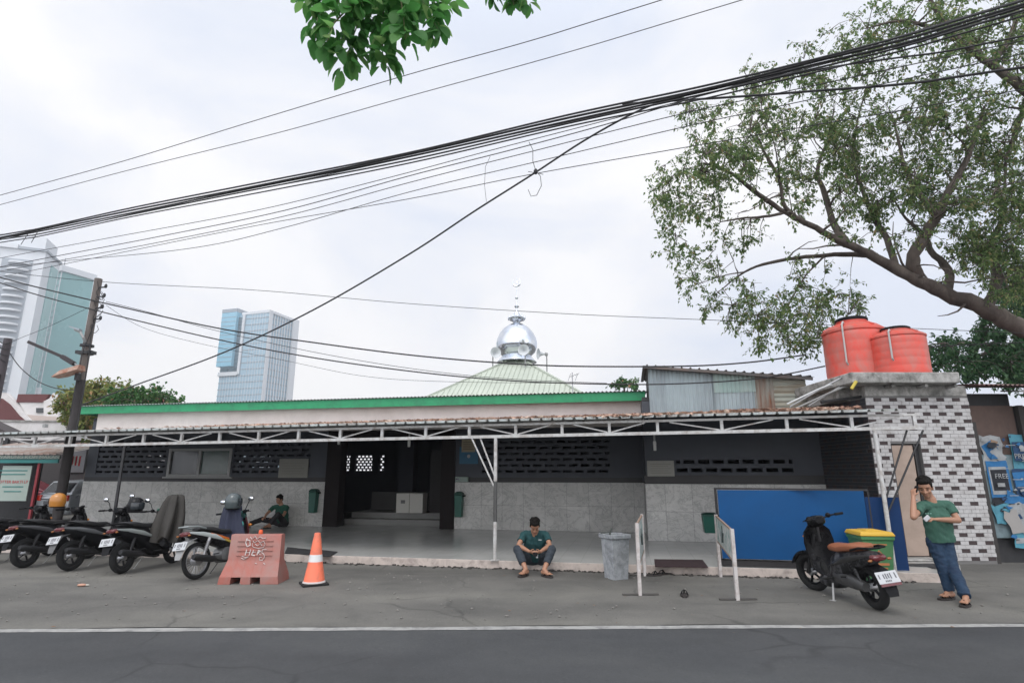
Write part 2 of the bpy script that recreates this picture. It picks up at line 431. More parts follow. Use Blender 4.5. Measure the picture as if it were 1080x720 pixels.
for k in range(3): mb.bx((sL+.03, 7.9, 1.9+.16*k), (sL+.09, 9.5, 1.97+.16*k))
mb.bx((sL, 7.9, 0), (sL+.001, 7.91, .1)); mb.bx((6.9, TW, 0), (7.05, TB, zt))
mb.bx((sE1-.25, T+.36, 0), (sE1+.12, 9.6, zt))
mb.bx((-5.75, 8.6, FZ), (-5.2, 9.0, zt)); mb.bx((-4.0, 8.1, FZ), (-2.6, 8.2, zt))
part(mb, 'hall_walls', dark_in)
mb = MB()
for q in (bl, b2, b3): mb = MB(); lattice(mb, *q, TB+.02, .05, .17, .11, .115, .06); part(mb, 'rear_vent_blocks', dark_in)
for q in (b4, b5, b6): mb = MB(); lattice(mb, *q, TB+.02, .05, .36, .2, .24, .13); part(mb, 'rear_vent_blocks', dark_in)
part(MB().bx((-6.4, 8.0, .47), (-3.3, 8.08, 1.05)), 'hall_dado', M('hall_dado_paint', (.06, .06, .06), .6, 0, .2, 2))
part(MB().bx((-4.0, 6.95, .475), (-3.22, 7.0, 2.35)), 'hall_door', M('hall_door_wood', (.016, .013, .013), .7))
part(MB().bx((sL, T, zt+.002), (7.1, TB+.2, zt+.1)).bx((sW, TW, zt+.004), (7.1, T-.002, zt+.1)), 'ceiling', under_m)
# window with two panes, curtain behind
fr = MB(); a, b, c, d = wn
m_ = (a+b)/2+.0
for q in ((a, a+.09, c, d), (b-.09, b, c, d), (m_-.05, m_+.05, c, d)): fr.bx((q[0], T-.03, q[2]), (q[1], T+.10, q[3]))
fr.bx((a+.0905, T-.03, c), (m_-.0505, T+.1, c+.08)).bx((m_+.0505, T-.03, c), (b-.0905, T+.1, c+.08)).bx((a+.0905, T-.03, d-.08), (m_-.0505, T+.1, d)).bx((m_+.0505, T-.03, d-.08), (b-.0905, T+.1, d))
fr.bx((a-.1, T-.06, c-.05), (b+.1, T+.02, c-.003))
win = part(fr, 'window', steel_g, .006)
MB().bx((a+.09, T+.03, c+.08), (m_-.05, T+.036, d-.08)).build('pane', glass_d, win)
MB().bx((m_+.05, T+.03, c+.08), (b-.09, T+.036, d-.08)).build('pane', M('green_tinted_glass', (.05, .085, .075), .1, 0, .5, 2.2), win)  # greenish reflection put into this pane's colour as a mottled tone
# pink wall, fascia, roofs
zf0, zf1 = 3.56, 3.80
part(MB().bx((sL+.2, T-.06, 2.9), (2.62, T-.001, zf0+.1)), 'pink_parapet', pinkw)
part(MB().bx((sL-.25, T-.36, zf0), (2.62, T-.325, zf1)).bx((sL-.25, T-.324, zf0), (sL-.22, T+6, zf1)), 'green_fascia', green_f)
def corr(mb, a, b, c, d, pitch, h, ncorr_axis=0, mi=0, trap=False):
    """corrugated sheet spanned by corners a->b (across the ribs) and a->d (along the ribs)"""
    a, b, c, d = map(V, (a, b, c, d)); Lw = (b-a).length; n = max(2, int(Lw/pitch)); st = 8 if not trap else 4
    nor = (b-a).cross(d-a).normalized()
    prof = []
    if trap:
        for k in range(n):
            for u, hh in ((.0, 0), (.36, 0), (.44, 1), (.56, 1), (.64, 0)): prof.append(((k+u)/n, hh*h))
        prof.append((1, 0))
    else:
        for k in range(n*6+1): prof.append((k/(n*6), h*.5*math.cos(2*math.pi*k/6)))
    rows = []
    for w_ in np.linspace(0, 1, 5):
        rows.append([a.lerp(b, u).lerp(d.lerp(c, u), float(w_))+nor*hh for u, hh in prof])
    mb.sheet(rows, mi); return mb
mb = MB(); corr(mb, (sL-.3, T-.42, zf1+.02), (2.7, T-.42, zf1+.02), (2.7, 12.6, zf1+.55), (sL-.3, 12.6, zf1+.55), .11, .035)
part(mb, 'front_roof', zinc_edge)
# pyramid roof with dome, true position about 28 m away
apex_w = P(545, 376, 28.0); ap = V(((apex_w-BO).dot(BE), (apex_w-BO).dot(BN), apex_w.z))
hw, hz = 5.0, 3.45
mb = MB(); RB = Matrix.Identity(3)
cs = [ap+RB@V((x*hw, y*hw, -hz)) for x, y in ((-1, -1), (1, -1), (1, 1), (-1, 1))]
for i in range(4):
    p, q = cs[i], cs[(i+1) % 4]; nrib = 44
    for k in range(nrib):
        u0, u1 = k/nrib, (k+.78)/nrib; u2 = (k+1)/nrib
        def top(u):  # where the rib meets the hip
            m2 = p.lerp(q, .5); sl = ap-m2; w_ = 1-abs(2*u-1); return p.lerp(q, u)+sl*w_
        nrm = (q-p).cross(ap-p).normalized()
        mb.add([p.lerp(q, u0), p.lerp(q, u1), top(u1), top(u0)], [(0, 1, 2, 3)])
        e = nrm*.045
        mb.add([p.lerp(q, u1), p.lerp(q, (u1+u2)/2)+e, top((u1+u2)/2)+e, top(u1)], [(0, 1, 2, 3)])
        mb.add([p.lerp(q, (u1+u2)/2)+e, p.lerp(q, u2), top(u2), top((u1+u2)/2)+e], [(0, 1, 2, 3)])
    mb.bar(p, ap+V((0, 0, .02)), .16, .06)
proof = part(mb, 'pyramid_roof', M('pale_green_sheet', (.44, .475, .405), .6, 0, .06, .8, (.38, .41, .35), .3, .5), smooth=False)
part(MB().bx((ap.x-4.6, ap.y-4.6, 3.5), (ap.x+4.6, ap.y+4.6, ap.z-hz+.05)), 'roof_drum', pinkw)
dm = M('polished_dome_steel', (.66, .69, .74), .13, 1, .05, 2)
dc = ap+V((0, 0, .0)); R_ = 1.03
prof = [(1.0, -.30), (.86, -.12), (.74, .02), (.78, .08), (.93, .22), (1.02, .45), (1.035, .68), (.99, .92), (.86, 1.2), (.66, 1.45), (.42, 1.62), (.2, 1.72), (.17, 1.78)]
seams = MB().lathe(prof, 48, dc)
dome = part(seams, 'dome', dm)
mb = MB().lathe([(.15, 1.76), (.22, 1.82), (.36, 1.88), (.40, 1.98), (.30, 2.02), (.24, 2.12), (.10, 2.3), (.06, 2.5), (.07, 2.56), (.13, 2.62), (.06, 2.68), (.03, 2.8), (.03, 3.0), (.09, 3.07), (.03, 3.14), (.014, 3.2), (.014, 4.25)], 16, dc)
for k in range(10):
    a = k*math.pi/5; mb.ell(dc+V((math.cos(a)*.40, math.sin(a)*.40, 2.02)), (.07, .07, .13), None, 8, 6)
cz = dc+V((0, 0, 3.92))
pts = [cz+V((math.cos(a)*.2, 0, math.sin(a)*.2)) for a in np.linspace(math.radians(125), math.radians(415), 24)]
mb.tube(pts, [.008+.042*math.sin(math.pi*i/23) for i in range(24)], 8)
star = []
for k in range(10): rr = .1 if k % 2 == 0 else .04; star.append((rr*math.sin(k*math.pi/5), rr*math.cos(k*math.pi/5)))
mb.prism(star, Matrix.Translation(cz+V((.02, 0, .01))), -.02, .02)
mb.build('finial', dm, dome)
part(MB().bx((-15.2, TW, 3.0), (-15.1, TW+.1, 3.1)), 'bracket', steel_g)
# loudspeakers at the dome foot
horn_m = M('horn_grey', (.52, .54, .55), .5, 0, .1, 3)
def horn(lx, ly, rz, label):
    w_ = BO+BE*(dc.x+lx)+BN*(dc.y+ly)+V((0, 0, dc.z))
    t = thing('horn_loudspeaker', label, 'loudspeaker', w_+V((0, 0, -.15)), rz, 'horn loudspeakers round the dome foot')
    MX = Matrix.Rotation(math.pi/2, 3, 'X')*.72
    MB().lathe([(.04, -.05), (.09, .1), (.14, .25), (.25, .38), (.36, .44), (.38, .45), (.35, .43), (.24, .36), (.10, .22), (.05, .15)], 20, (0, 0, .15), 0, MX).build('horn', horn_m, t)
    MB().lathe([(.08, -.24), (.12, -.22), (.12, -.05), (.08, -.03)], 14, (0, 0, .15), 0, MX).build('driver', steel_g, t)
    MB().bar((0, .12, -.75), (0, .12, .1), .05).build('bracket', steel_g, t)
horn(-.98, -.9, .35, 'grey horn loudspeaker at the left foot of the silver dome, facing the street')
horn(.62, -1.2, -.2, 'grey horn loudspeaker in front of the dome foot, facing the street, right of its centre')
horn(1.45, -.35, -1.3, 'grey horn loudspeaker right of the dome, turned sideways')
# tv antenna
p = P(604, 412, 20); t = thing('tv_antenna', 'thin television antenna on a mast beside the pale green roof', 'antenna', p)
MB().tube([(0, 0, -1.2), (0, 0, .66)], .018, 6).build('mast', alu, t)
mb = MB().tube([(-.12, 0, .5), (.22, 0, .62)], .014, 6)
for k in range(5): mb.tube([(-.1+.08*k, -.25, .5+.028*k), (-.1+.08*k, .25, .5+.028*k)], .008, 5)
mb.tube([(-.15, 0, .36), (-.06, .0, .62)], .01, 5).tube([(.1, 0, .36), (.19, 0, .62)], .01, 5)
mb.build('aerial_rods', alu, t)

# ---------------------------------------------------------------- canopy over the porch
can = thing('porch_canopy', 'long corrugated porch canopy on white steel truss, strewn with dry leaves', 'canopy', BO, -BA)
cz0 = lambda s: 2.22+.0075*(s+11.7)      # bottom chord height along s
tc_h = .215
s0c, s1c = -15.8, 6.80
mb = MB()
mb.bar((s0c, 0, cz0(s0c)), (s1c, 0, cz0(s1c)), .05, .055); mb.bar((s0c, 0, cz0(s0c)+tc_h), (s1c, 0, cz0(s1c)+tc_h-.0), .04, .04)
vx = [2, 38, 75, 113, 152, 192, 232, 273, 315, 359, 403, 449, 495, 544, 593, 643, 694, 762, 831, 900, 967]
vs = [Bst(x, 460, 0).x for x in vx]
vs = [vs[0]-.95*k for k in (4, 3, 2, 1)]+vs
for i, s in enumerate(vs):
    mb.bar((s, 0, cz0(s)+.028), (s, 0, cz0(s)+tc_h-.022), .05, .05)
    if i+1 < len(vs):
        q = vs[i+1]; a, b = (s, q) if i % 2 else (q, s)
        e = .07 if b > a else -.07
        mb.bar((a+e*.5, .004, cz0(a)+.035), (b-e*3, .004, cz0(b)+tc_h-.028), .022, .022)
mb.build('truss', steel_w, can)
mb = MB()
ctop = lambda s, t: cz0(s)+tc_h+.065+t*.098
for s in vs[::2]:
    if s < 6.6:
        tt = T-.07 if s < sW else TW-.07
        mb.bar((s, .02, ctop(s, 0)-.06), (s, tt, ctop(s, tt)-.06), .05, .04)
for t in (1.2, 2.4, 3.5): mb.bar((s0c, t, ctop(s0c, t)-.02), (sW-.05, t, ctop(sW, t)-.02), .04, .03)
mb.build('rafters', steel_g, can)
mb = MB()
corr(mb, (s0c, -.16, ctop(s0c, -.16)), (6.5, -.16, ctop(6.5, -.16)), (6.5, TW-.03, ctop(6.5, TW)), (s0c, TW-.03, ctop(s0c, TW)), .2, .04, trap=True)
corr(mb, (s0c, TW-.1, ctop(s0c, TW-.1)+.006), (sW-.02, TW-.1, ctop(sW, TW-.1)+.006), (sW-.02, T-.065, ctop(sW, T)), (s0c, T-.065, ctop(s0c, T)), .2, .04, trap=True)
mb.build('roof_sheet', canopy_m, can, smooth=False)
def post(s, zb, brace=None, m=steel_w, lean=0, bm=None):
    o = MB().tube([(s, 0, zb), (s+lean, 0, cz0(s)-.03)], .033, 12).bx((s-.07, -.07, zb-.0), (s+.07, .07, zb+.012)).build('post', m, can)
    if brace:
        mb = MB()
        for bb in brace: mb.tube([(s+lean*.6, 0, zb+bb[0]), (s+bb[1], bb[2], cz0(s)-.03+bb[3])], .016, 8)
        mb.build('brace', bm or m, o)
post(-.31, FZ+.002, [(1.22, -.46, 0, 0), (1.42, -.30, .02, 0)])
MB().tube([(-.31, 0, .79), (-.31, 0, 1.50)], .0345, 12).build('dark_sleeve', M('dark_grey_paint', (.06, .06, .058), .5, 0, .3, 10), can)
post(-8.42, FZ+.002, None, dark_metal)
ps = Bst(948, 600, 0).x
post(6.10, FZ-.2, [(1.25, .50, .05, 0), (1.05, .74, .05, 0)], bm=dark_metal)
# fallen leaves on the canopy
mb = MB()
def leafquad(mb, c, L_, rz, tilt, mi=0):
    Mx = Matrix.Rotation(rz, 3, 'Z')@Matrix.Rotation(tilt, 3, 'X')
    mb.add([c+Mx@V(q)*L_ for q in ((-.5, 0, 0), (0, -.22, .06), (.5, 0, .05), (0, .22, .06))], [(0, 1, 2, 3)], mi)
for k in range(15000):
    px_s = RN.random()
    s = s0c+4.2+(6.3-s0c-4.2)*(px_s**.55)
    tmax = (T if s < sW else TW)-.1
    u = RN.random(); t = tmax*(1-.75*u**(1.5 if s > -8 else 2.6))
    if RN.random() > .3+.7*min(1, max(0, (s+12)/12)): continue
    if s > sW+.2 and s < 4.2 and RN.random() < .55: continue
    leafquad(mb, V((s, t, ctop(s, t)+.035+RN.random()*.05*(1.3 if s > 4 else .8))), RN.uniform(.08, .15), RN.uniform(0, 6.3), RN.gauss(0, .6))
lm = bpy.data.materials.new('dry_leaf'); N, L, bs = nt(lm)
gi = N.new('ShaderNodeNewGeometry')
L.new(ramp(N, L, gi.outputs['Random Per Island'], [(0, (.17, .09, .065)), (.35, (.36, .20, .14)), (.75, (.50, .33, .25)), (1, (.56, .45, .36))]), bs.inputs['Base Color']); bs.inputs['Roughness'].default_value = .8
o = mb.build('fallen_leaves', lm, None, smooth=False); o.location = BO; o.rotation_euler = (0, 0, -BA)
tag(o, 'dry brown leaves lying on the canopy roof sheets', 'leaves', None, 'stuff')
mb = MB()
for k in range(260):
    s = RN.uniform(-7, 6.4); mb.ell((s, -.03-abs(RN.gauss(0, .06)), .008), (RN.uniform(.01, .05), RN.uniform(.01, .03), RN.uniform(.008, .02)), Matrix.Rotation(RN.uniform(0, 3), 3, 'Z'), 6, 4)
o = mb.build('debris', M('dark_debris', (.05, .045, .04), .95, 0, .4, 6), None); o.location = BO; o.rotation_euler = (0, 0, -BA)
tag(o, 'dark crumbled dirt lying along the foot of the porch step', 'dirt', None, 'stuff')

mb = MB()
for k in range(34):
    x = RN.uniform(-8.5, 9); y = yline(x)+abs(RN.gauss(0, 1.5))-.4
    if y > 10.4-.2*x: y = 10.35-.2*x-RN.uniform(0, .5)
    leafquad(mb, V((x, y, .012)), RN.uniform(.03, .06), RN.uniform(0, 6.3), RN.gauss(0, .25))
tag(mb.build('ground_leaves', M('brown_ground_leaf', (.15, .10, .07), .9, 0, .3, 3), None, smooth=False), 'few dry leaves blown over the roadside apron and road edge', 'leaves', None, 'stuff')
# ---------------------------------------------------------------- corrugated shed on the wing roof
shed = thing('corrugated_shed', 'rooftop shed of grey, teal and rusty corrugated sheets under a lean-to roof', 'shed', BO, -BA)
ST = TW-.06
zl = M('grey_blue_zinc', (.34, .40, .42), .5, .25, .1, 1.5, (.22, .25, .27), .35, 2, stretch=(1, 1, .2))
ztq = M('faded_teal_zinc', (.30, .40, .38), .55, .2, .12, 1.5, (.36, .42, .40), .4, 2, stretch=(1, 1, .2))
rust = M('rusty_zinc', (.30, .34, .31), .75, .1, .2, 2, (.20, .085, .045), .75, 2.2, stretch=(1.6, 1, .25))
zh = M('streaked_zinc', (.40, .43, .38), .65, .15, .15, 2, (.24, .17, .10), .5, 2, stretch=(.3, 1, 3))
def SZ(px, py): q = Bst(px, py, ST); return q.x, q.z
a0, z0 = SZ(686, 442); a1, _ = SZ(757, 440); a2, _ = SZ(799, 436); a3, _ = SZ(818, 434); a4, _ = SZ(853, 432)
ztl, ztr = SZ(686, 388)[1], SZ(853, 400)[1]
topz = lambda s: ztl+(ztr-ztl)*(s-a0)/(a4-a0)-.02
botz = ctop(3, ST)-.02
def vpanel(nm, s0, s1, m, off=0, zsplit=None):
    mb = MB(); corr(mb, (s0, ST-off, zsplit or botz), (s1, ST-off, zsplit or botz), (s1, ST-off, topz(s1)), (s0, ST-off, topz(s0)), .09, .03)
    if zsplit: corr(mb, (s0, ST-off+.02, botz), (s1, ST-off+.02, botz), (s1, ST-off+.02, zsplit+.05), (s0, ST-off+.02, zsplit+.05), .09, .03, mi=1)
    return mb.build(nm, [m, zl], shed, smooth=True, ang=60)
vpanel('grey_sheet', a0, a1, zl); vpanel('teal_sheet', a1-.04, a2, ztq, .03, botz+.55); vpanel('rusty_sheet', a2-.03, a3, rust, .015)
mb = MB(); q0 = a3-.02
corr(mb, (q0, ST, topz(a4)), (q0, ST, botz), (a4, ST, botz), (a4, ST, topz(a4)), .1, .035); mb.bx((q0, ST+.02, topz(a4)-.06), (a4, ST+.04, topz(q0)))
mb.build('level_sheet', zh, shed, ang=60)
mb = MB(); corr(mb, (a0-.12, ST-.22, ztl+.03), (a4+.15, ST-.22, topz(a4)+.04), (a4+.15, ST+2.3, topz(a4)+.35), (a0-.12, ST+2.3, ztl+.02), .2, .035, trap=True)
mb.bar((a0-.12, ST-.2, ztl+.0), (a4+.1, ST-.2, topz(a4)+.0), .05, .06)
mb.build('shed_roof', M('old_roof_sheet', (.10, .10, .10), .7, .2, .2, 3, (.16, .12, .10), .4), shed, smooth=False)
MB().bx((a0+.02, ST+.06, botz), (a0+.06, ST+2.2, ztl-.05)).bx((a4-.1, ST+.06, botz), (a4-.06, ST+2.2, ztr-.05)).bx((a0+.061, ST+2.15, botz), (a4-.101, ST+2.19, ztr-.05)).build('side_sheet', under_m, shed)

# ---------------------------------------------------------------- brick outbuilding with tanks
brk = thing('brick_outbuilding', 'small white brick outbuilding with dark staggered bricks and concrete roof slab', 'outbuilding', (8, 11.2, 0))
bw = M('white_brick', (.47, .46, .455), .7, 0, .10, 7, (.30, .28, .27), .25, 4)
bd = M('dark_brick', (.05, .035, .035), .8, 0, .3, 9)
mort = M('grey_mortar', (.16, .155, .15), .95)
BX0, BX1, BY = 6.98, 9.0, 11.2
Zb = .06
dL, dR = 7.34, 7.92; dT = 2.20
def bricks(mb, fx, length, zlo, zhi, hole=None, seed=0, base=0):
    """fx(u, d, z) maps along-wall u, outward d; recessed dark bricks in every second row"""
    bwid, bh, g = .155, .0705, .006
    nrow = int((zhi-zlo)/bh); rr = random.Random(seed)
    for r in range(nrow):
        z = zlo+r*bh; off = 0 if r % 2 == 0 else bwid/2
        u = -off
        k = 0
        while u < length:
            a, b = max(0, u), min(length, u+bwid-g)
            dark = (r % 2 == 0) and ((k+(r//2)) % 2 == 0)
            if dark and rr.random() < .05: dark = False
            if r % 2 == 1 and rr.random() < .012: dark = True
            u += bwid; k += 1
            if b-a < .02: continue
            if hole and not (b <= hole[0] or a >= hole[1]) and z < hole[2]:
                if a < hole[0]-.02: b = hole[0]-.003
                elif b > hole[1]+.02: a = hole[1]+.003
                else: continue
            d = .002 if dark else .010+rr.uniform(-.0015, .0015)
            vs = [fx(q, e, zz) for e in (-.02, d) for zz in (z, z+bh-g) for q in (a, b)]
            mb.add(vs, [(0, 1, 3, 2), (4, 5, 7, 6), (0, 1, 5, 4), (2, 3, 7, 6), (0, 2, 6, 4), (1, 3, 7, 5)], 1 if dark else base)
mb = MB()
bricks(mb, lambda u, d, z: V((BX0+u, BY-d, z)), BX1-BX0, Zb, 3.12, (dL-BX0, dR-BX0, dT), 3)
bricks(mb, lambda u, d, z: V((BX0-d, BY+.02+u, z)), 2.8, Zb, 3.12, None, 4, 3)  # this side face is laid in darker bricks than the front
bricks(mb, lambda u, d, z: V((BX1+d, BY+.02+u, z)), 2.8, Zb, 3.12, None, 5)
mb.bx((BX0, BY, Zb-.1), (dL, BY+.14, 3.12), 2).bx((dR, BY, Zb-.1), (BX1, BY+.14, 3.12), 2).bx((dL, BY, dT), (dR, BY+.14, 3.12), 2)
mb.bx((BX0+.001, BY+.141, Zb-.1), (BX0+.14, BY+2.9, 3.12), 2).bx((BX1-.14, BY+.141, Zb-.1), (BX1-.001, BY+2.9, 3.12), 2).bx((BX0+.15, BY+2.8, 0), (BX1-.15, BY+2.9, 3.1), 2)
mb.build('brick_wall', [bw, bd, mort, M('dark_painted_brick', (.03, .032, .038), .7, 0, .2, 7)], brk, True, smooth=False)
MB().bx((BX0+.01, BY-.008, 3.125), (BX1-.01, BY+2.9, 3.33)).build('render_band', conc, brk, True)
mb = MB()
sx0, sx1, sy0 = P(898, 400, 10.85).x, P(1013, 400, 10.85).x, 10.85
n = 14
for i in range(n):
    u0, u1 = sx0+(sx1-sx0)*i/n, sx0+(sx1-sx0)*(i+1)/n
mb.bx((sx0, sy0, 3.335), (sx1, 14.2, 3.545))
mb.build('roof_slab', conc, brk, True, bev=.02)
mb = MB()
for x in (7.4, 8.05, 8.62): MB().tube([(x, 10.95, 3.30), (x, 11.18, 3.30)], .035, 10).build('pipe_stub', conc, brk, True)
dr = MB().bx((dL+.02, BY+.03, .14), (dR-.14, BY+.06, dT-.03)).build('door', M('beige_door', (.38, .29, .235), .75, 0, .06, 1.5, (.26, .20, .16), .35, 1.2), brk, True, bev=.004)
MB().tube([(dR-.24, BY+.02, 1.15), (dR-.24, BY-.02, 1.15), (dR-.34, BY-.02, 1.15)], .011, 8).build('handle', alu, dr, True)
MB().bx((dL-.0, BY+.0, .1), (dL+.018, BY+.1, dT)).bx((dR-.13, BY+.01, .14), (dR-.10, BY+.1, dT)).bx((dL, BY-.02, .06), (dR, BY+.1, .135)).build('door_frame', black_p, brk, True)
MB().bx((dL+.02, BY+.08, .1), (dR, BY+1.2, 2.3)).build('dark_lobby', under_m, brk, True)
MB().bx((6.6, 10.45, -.05), (7.75, BY-.03, .10)).bx((7.0, 10.8, .1), (7.72, BY-.035, .135)).build('concrete_plinth', conc, brk, True, bev=.02)
# tanks
tank_m = M('red_tank_plastic', (.66, .075, .05), .45, 0, .08, 1.2, (.42, .17, .14), .55, 2.6, stretch=(1, 1, .7))
def tank(x, y, z, r, h, label):
    t = thing('water_tank', label, 'water tank', (x, y, z), RN.uniform(0, 1), 'red water tanks')
    prof = [(r*.95, 0), (r*.985, .03)]
    nb = 5
    for k in range(nb):
        z0 = .06+(h*.80-.06)*k/nb; z1 = .06+(h*.80-.06)*(k+1)/nb; dz = z1-z0
        prof += [(r*.992, z0), (r*.998, z0+dz*.12), (r*1.0, z0+dz*.5), (r*.998, z0+dz*.88)]
    prof += [(r*.975, h*.80), (r*1.02, h*.815), (r*1.02, h*.845), (r*.97, h*.86), (r*.82, h*.91), (r*.58, h*.955), (r*.50, h*.96), (r*.50, h*1.0), (r*.46, h*1.0)]
    mb = MB().lathe(prof, 40)
    for k in range(6):
        a = k*math.pi/3+.3; mb.bar((math.cos(a)*r*.7, math.sin(a)*r*.7, h*.93), (math.cos(a)*r*.95, math.sin(a)*r*.95, h*.87), .07, .04)
    mb.build('tank_shell', tank_m, t)
    MB().lathe([(r*.47, h*.99), (r*.54, h*1.0), (r*.54, h*1.025), (r*.48, h*1.045), (.05, h*1.06)], 28).build('lid', black_plastic, t)
    MB().tube([(-r*.90, -r*.32, h*.30), (-r*1.03, -r*.36, h*.34), (-r*1.03, -r*.36, h*.88), (-r*.9, -r*.32, h*.93), (-r*.75, -r*.25, h*.91)], .018, 8).build('inlet_pipe', M('grey_pvc', (.42, .42, .41), .6), t)
    return t
q = P(909, 400, 12.2); tank(q.x, 12.3, 3.42, .61, 1.52, 'taller red plastic water tank with scuffed sides, set back on the left')
q = P(953, 396, 11.6); tank(q.x, 11.65, 3.548, .52, 1.03, 'shorter faded red water tank near the slab front, at the right of the two')
MB().bx((6.75, 11.7, 3.1), (7.45, 13.0, 3.397)).build('tank_support', conc, brk, True)
# loose pipes at the slab's left end
t = thing('pipe_bundle', 'grey plastic pipes sloping down from the tank slab over the leaf strewn canopy', 'pipes', P(860, 418, 11.3))
for k, (a, b) in enumerate([((812, 426), (868, 406)), ((815, 429), (880, 399)), ((818, 432), (884, 408)), ((835, 428), (892, 401))]):
    A, Bq = P(a[0]+18, a[1], 11.0+.1*k), P(b[0]+6, b[1], 11.05+.08*k)
    mb = MB().tube([A, A.lerp(Bq, .75)+V((0, 0, .01)), Bq, Bq+V((.12, .1, .02))], .018, 8)
    mb.build('pipe', [M('pvc', (.46, .47, .47), .5), alu, steel_g, alu][k], t, True)
MB().tube([P(903, 402, 10.83), P(898, 410, 10.83)], .03, 8).build('yellow_valve', M('yellow_valve_plastic', (.5, .4, .06), .5), t, True)
MB().tube([P(866, 424, 11.25), P(910, 418, 11.35)], .03, 8).build('dark_pipe', dark_metal, t, True)

# ---------------------------------------------------------------- shack at the right with poster board
shack = thing('wooden_shack', 'dark wooden shack with brown board front and rusty overhanging tin roof', 'shack', (10, 11.4, 0))
brown = M('brown_board', (.105, .068, .055), .8, 0, .2, 2, (.06, .04, .035), .4, 2)
SY = 11.35
MB().bx((9.12, SY, 2.0), (9.98, SY+.05, 2.95)).build('front_board', brown, shack, True)
MB().bx((10.0, SY+.03, 0), (14, SY+.08, 2.95)).bx((9.1, SY+.06, 0), (9.99, SY+.10, 3.2)).build('rear_board', under_m, shack, True)
MB().bar((9.06, SY-.06, 0), (9.06, SY-.06, 2.62), .09, .10).bar((10.06, SY-.05, 0), (10.06, SY-.05, 2.95), .09, .1).build('corner_post', M('dark_timber', (.04, .036, .034), .8, 0, .3, 4), shack, True)
mb = MB(); corr(mb, (8.95, SY-.5, 3.30), (14.5, SY-.5, 3.25), (14.5, SY+2.5, 3.7), (8.95, SY+2.5, 3.7), .09, .03)
mb.build('tin_roof', M('rust_red_tin', (.16, .075, .07), .75, .1, .3, 3, (.28, .22, .2), .4, 1.5), shack, True)
mb = MB(); corr(mb, (9.6, SY-.75, 3.12), (14.5, SY-.85, 3.02), (14.5, SY+.2, 3.25), (9.9, SY+.2, 3.26), .2, .03, trap=True)
mb.build('grey_awning', M('grey_tin', (.33, .33, .33), .6, .2, .2, 3), shack, True, smooth=False)
# poster board: flat printed posters, each one a sheet
pb = thing('poster_board', 'board covered with torn blue and white advertising posters on the shack front', 'poster board', (9.6, SY-.02, .9))
def col(n, c, r=.75): return M(n, [q*.62 for q in c], r, 0, .25, 5, [q*.35 for q in c], .3, 6)  # shade on the board put into the poster colours, all darkened evenly
pblue, pcyan, pwhite, pdark, pnavy, ptan = col('poster_blue', (.03, .22, .52)), col('poster_cyan', (.12, .42, .55)), col('poster_white', (.5, .52, .53)), col('poster_black', (.02, .024, .035)), col('poster_navy', (.015, .07, .18)), col('poster_tan', (.45, .30, .2))
MB().bx((9.14, SY-.03, .45), (10.9, SY-.004, 1.99)).build('board', col('faded_poster_ground', (.24, .33, .36)), pb, True)
def sheet_(nm, x0, x1, z0, z1, m, d, rot=0, rag=0):
    cx, cz_ = (x0+x1)/2, (z0+z1)/2; c, s = math.cos(rot), math.sin(rot)
    pts = []
    base = [(x0, z0), (x1, z0), (x1, z1), (x0, z1)]
    for i in range(4):
        a, b = base[i], base[(i+1) % 4]
        for k in range(4 if rag else 1):
            u = k/(4 if rag else 1); x = a[0]+(b[0]-a[0])*u+RN.uniform(-rag, rag); z = a[1]+(b[1]-a[1])*u+RN.uniform(-rag, rag)
            pts.append((cx+(x-cx)*c-(z-cz_)*s, cz_+(x-cx)*s+(z-cz_)*c))
    o = MB().prism(pts, Matrix.Translation((0, SY-.03, 0)), -d-.003, -d).build(nm, m, pb, True, smooth=False); return o
# poster coordinates from the photograph
def Q(px, py): q = P(px, py, SY-.03); return q.x, q.z
def poster(nm, px0, py0, px1, py1, m, d, rot=0, rag=0):
    x0, z1 = Q(px0, py0); x1, z0 = Q(px1, py1); return sheet_(nm, x0, x1, z0, z1, m, d, rot, rag)
k = 0
for spec in [('poster', 1032, 459, 1062, 497, pwhite, 0, .03), ('poster', 1036, 466, 1054, 482, pblue, .5, .01), ('poster', 1043, 464, 1052, 472, ptan, -.3, .01), ('poster', 1046, 472, 1058, 487, pwhite, .7, .01),
             ('poster', 1062, 458, 1090, 498, pcyan, 0, .01), ('poster', 1038, 486, 1068, 525, pblue, .02, .01), ('poster', 1041, 492, 1065, 521, pwhite, .02, 0), ('poster', 1043, 495, 1064, 517, pdark, .02, 0),
             ('poster', 1066, 494, 1092, 540, pnavy, .05, .01), ('poster', 1066, 497, 1090, 512, pblue, .1, .01), ('poster', 1045, 524, 1062, 536, pdark, .2, .02), ('poster', 1058, 520, 1078, 533, pblue, -.4, .02), ('poster', 1044, 532, 1068, 552, pcyan, .1, .03), ('poster', 1062, 530, 1092, 562, pwhite, .15, .03),
             ('poster', 1066, 560, 1092, 577, pcyan, 0, .02), ('poster', 1068, 566, 1090, 572, pwhite, .05, .01), ('poster', 1064, 466, 1092, 486, pnavy, 0, 0)]:
    k += 1; poster(spec[0], *spec[1:5], spec[5], .001+.0036*k, spec[6], spec[7])
rr = random.Random(12); tm_ = MB()
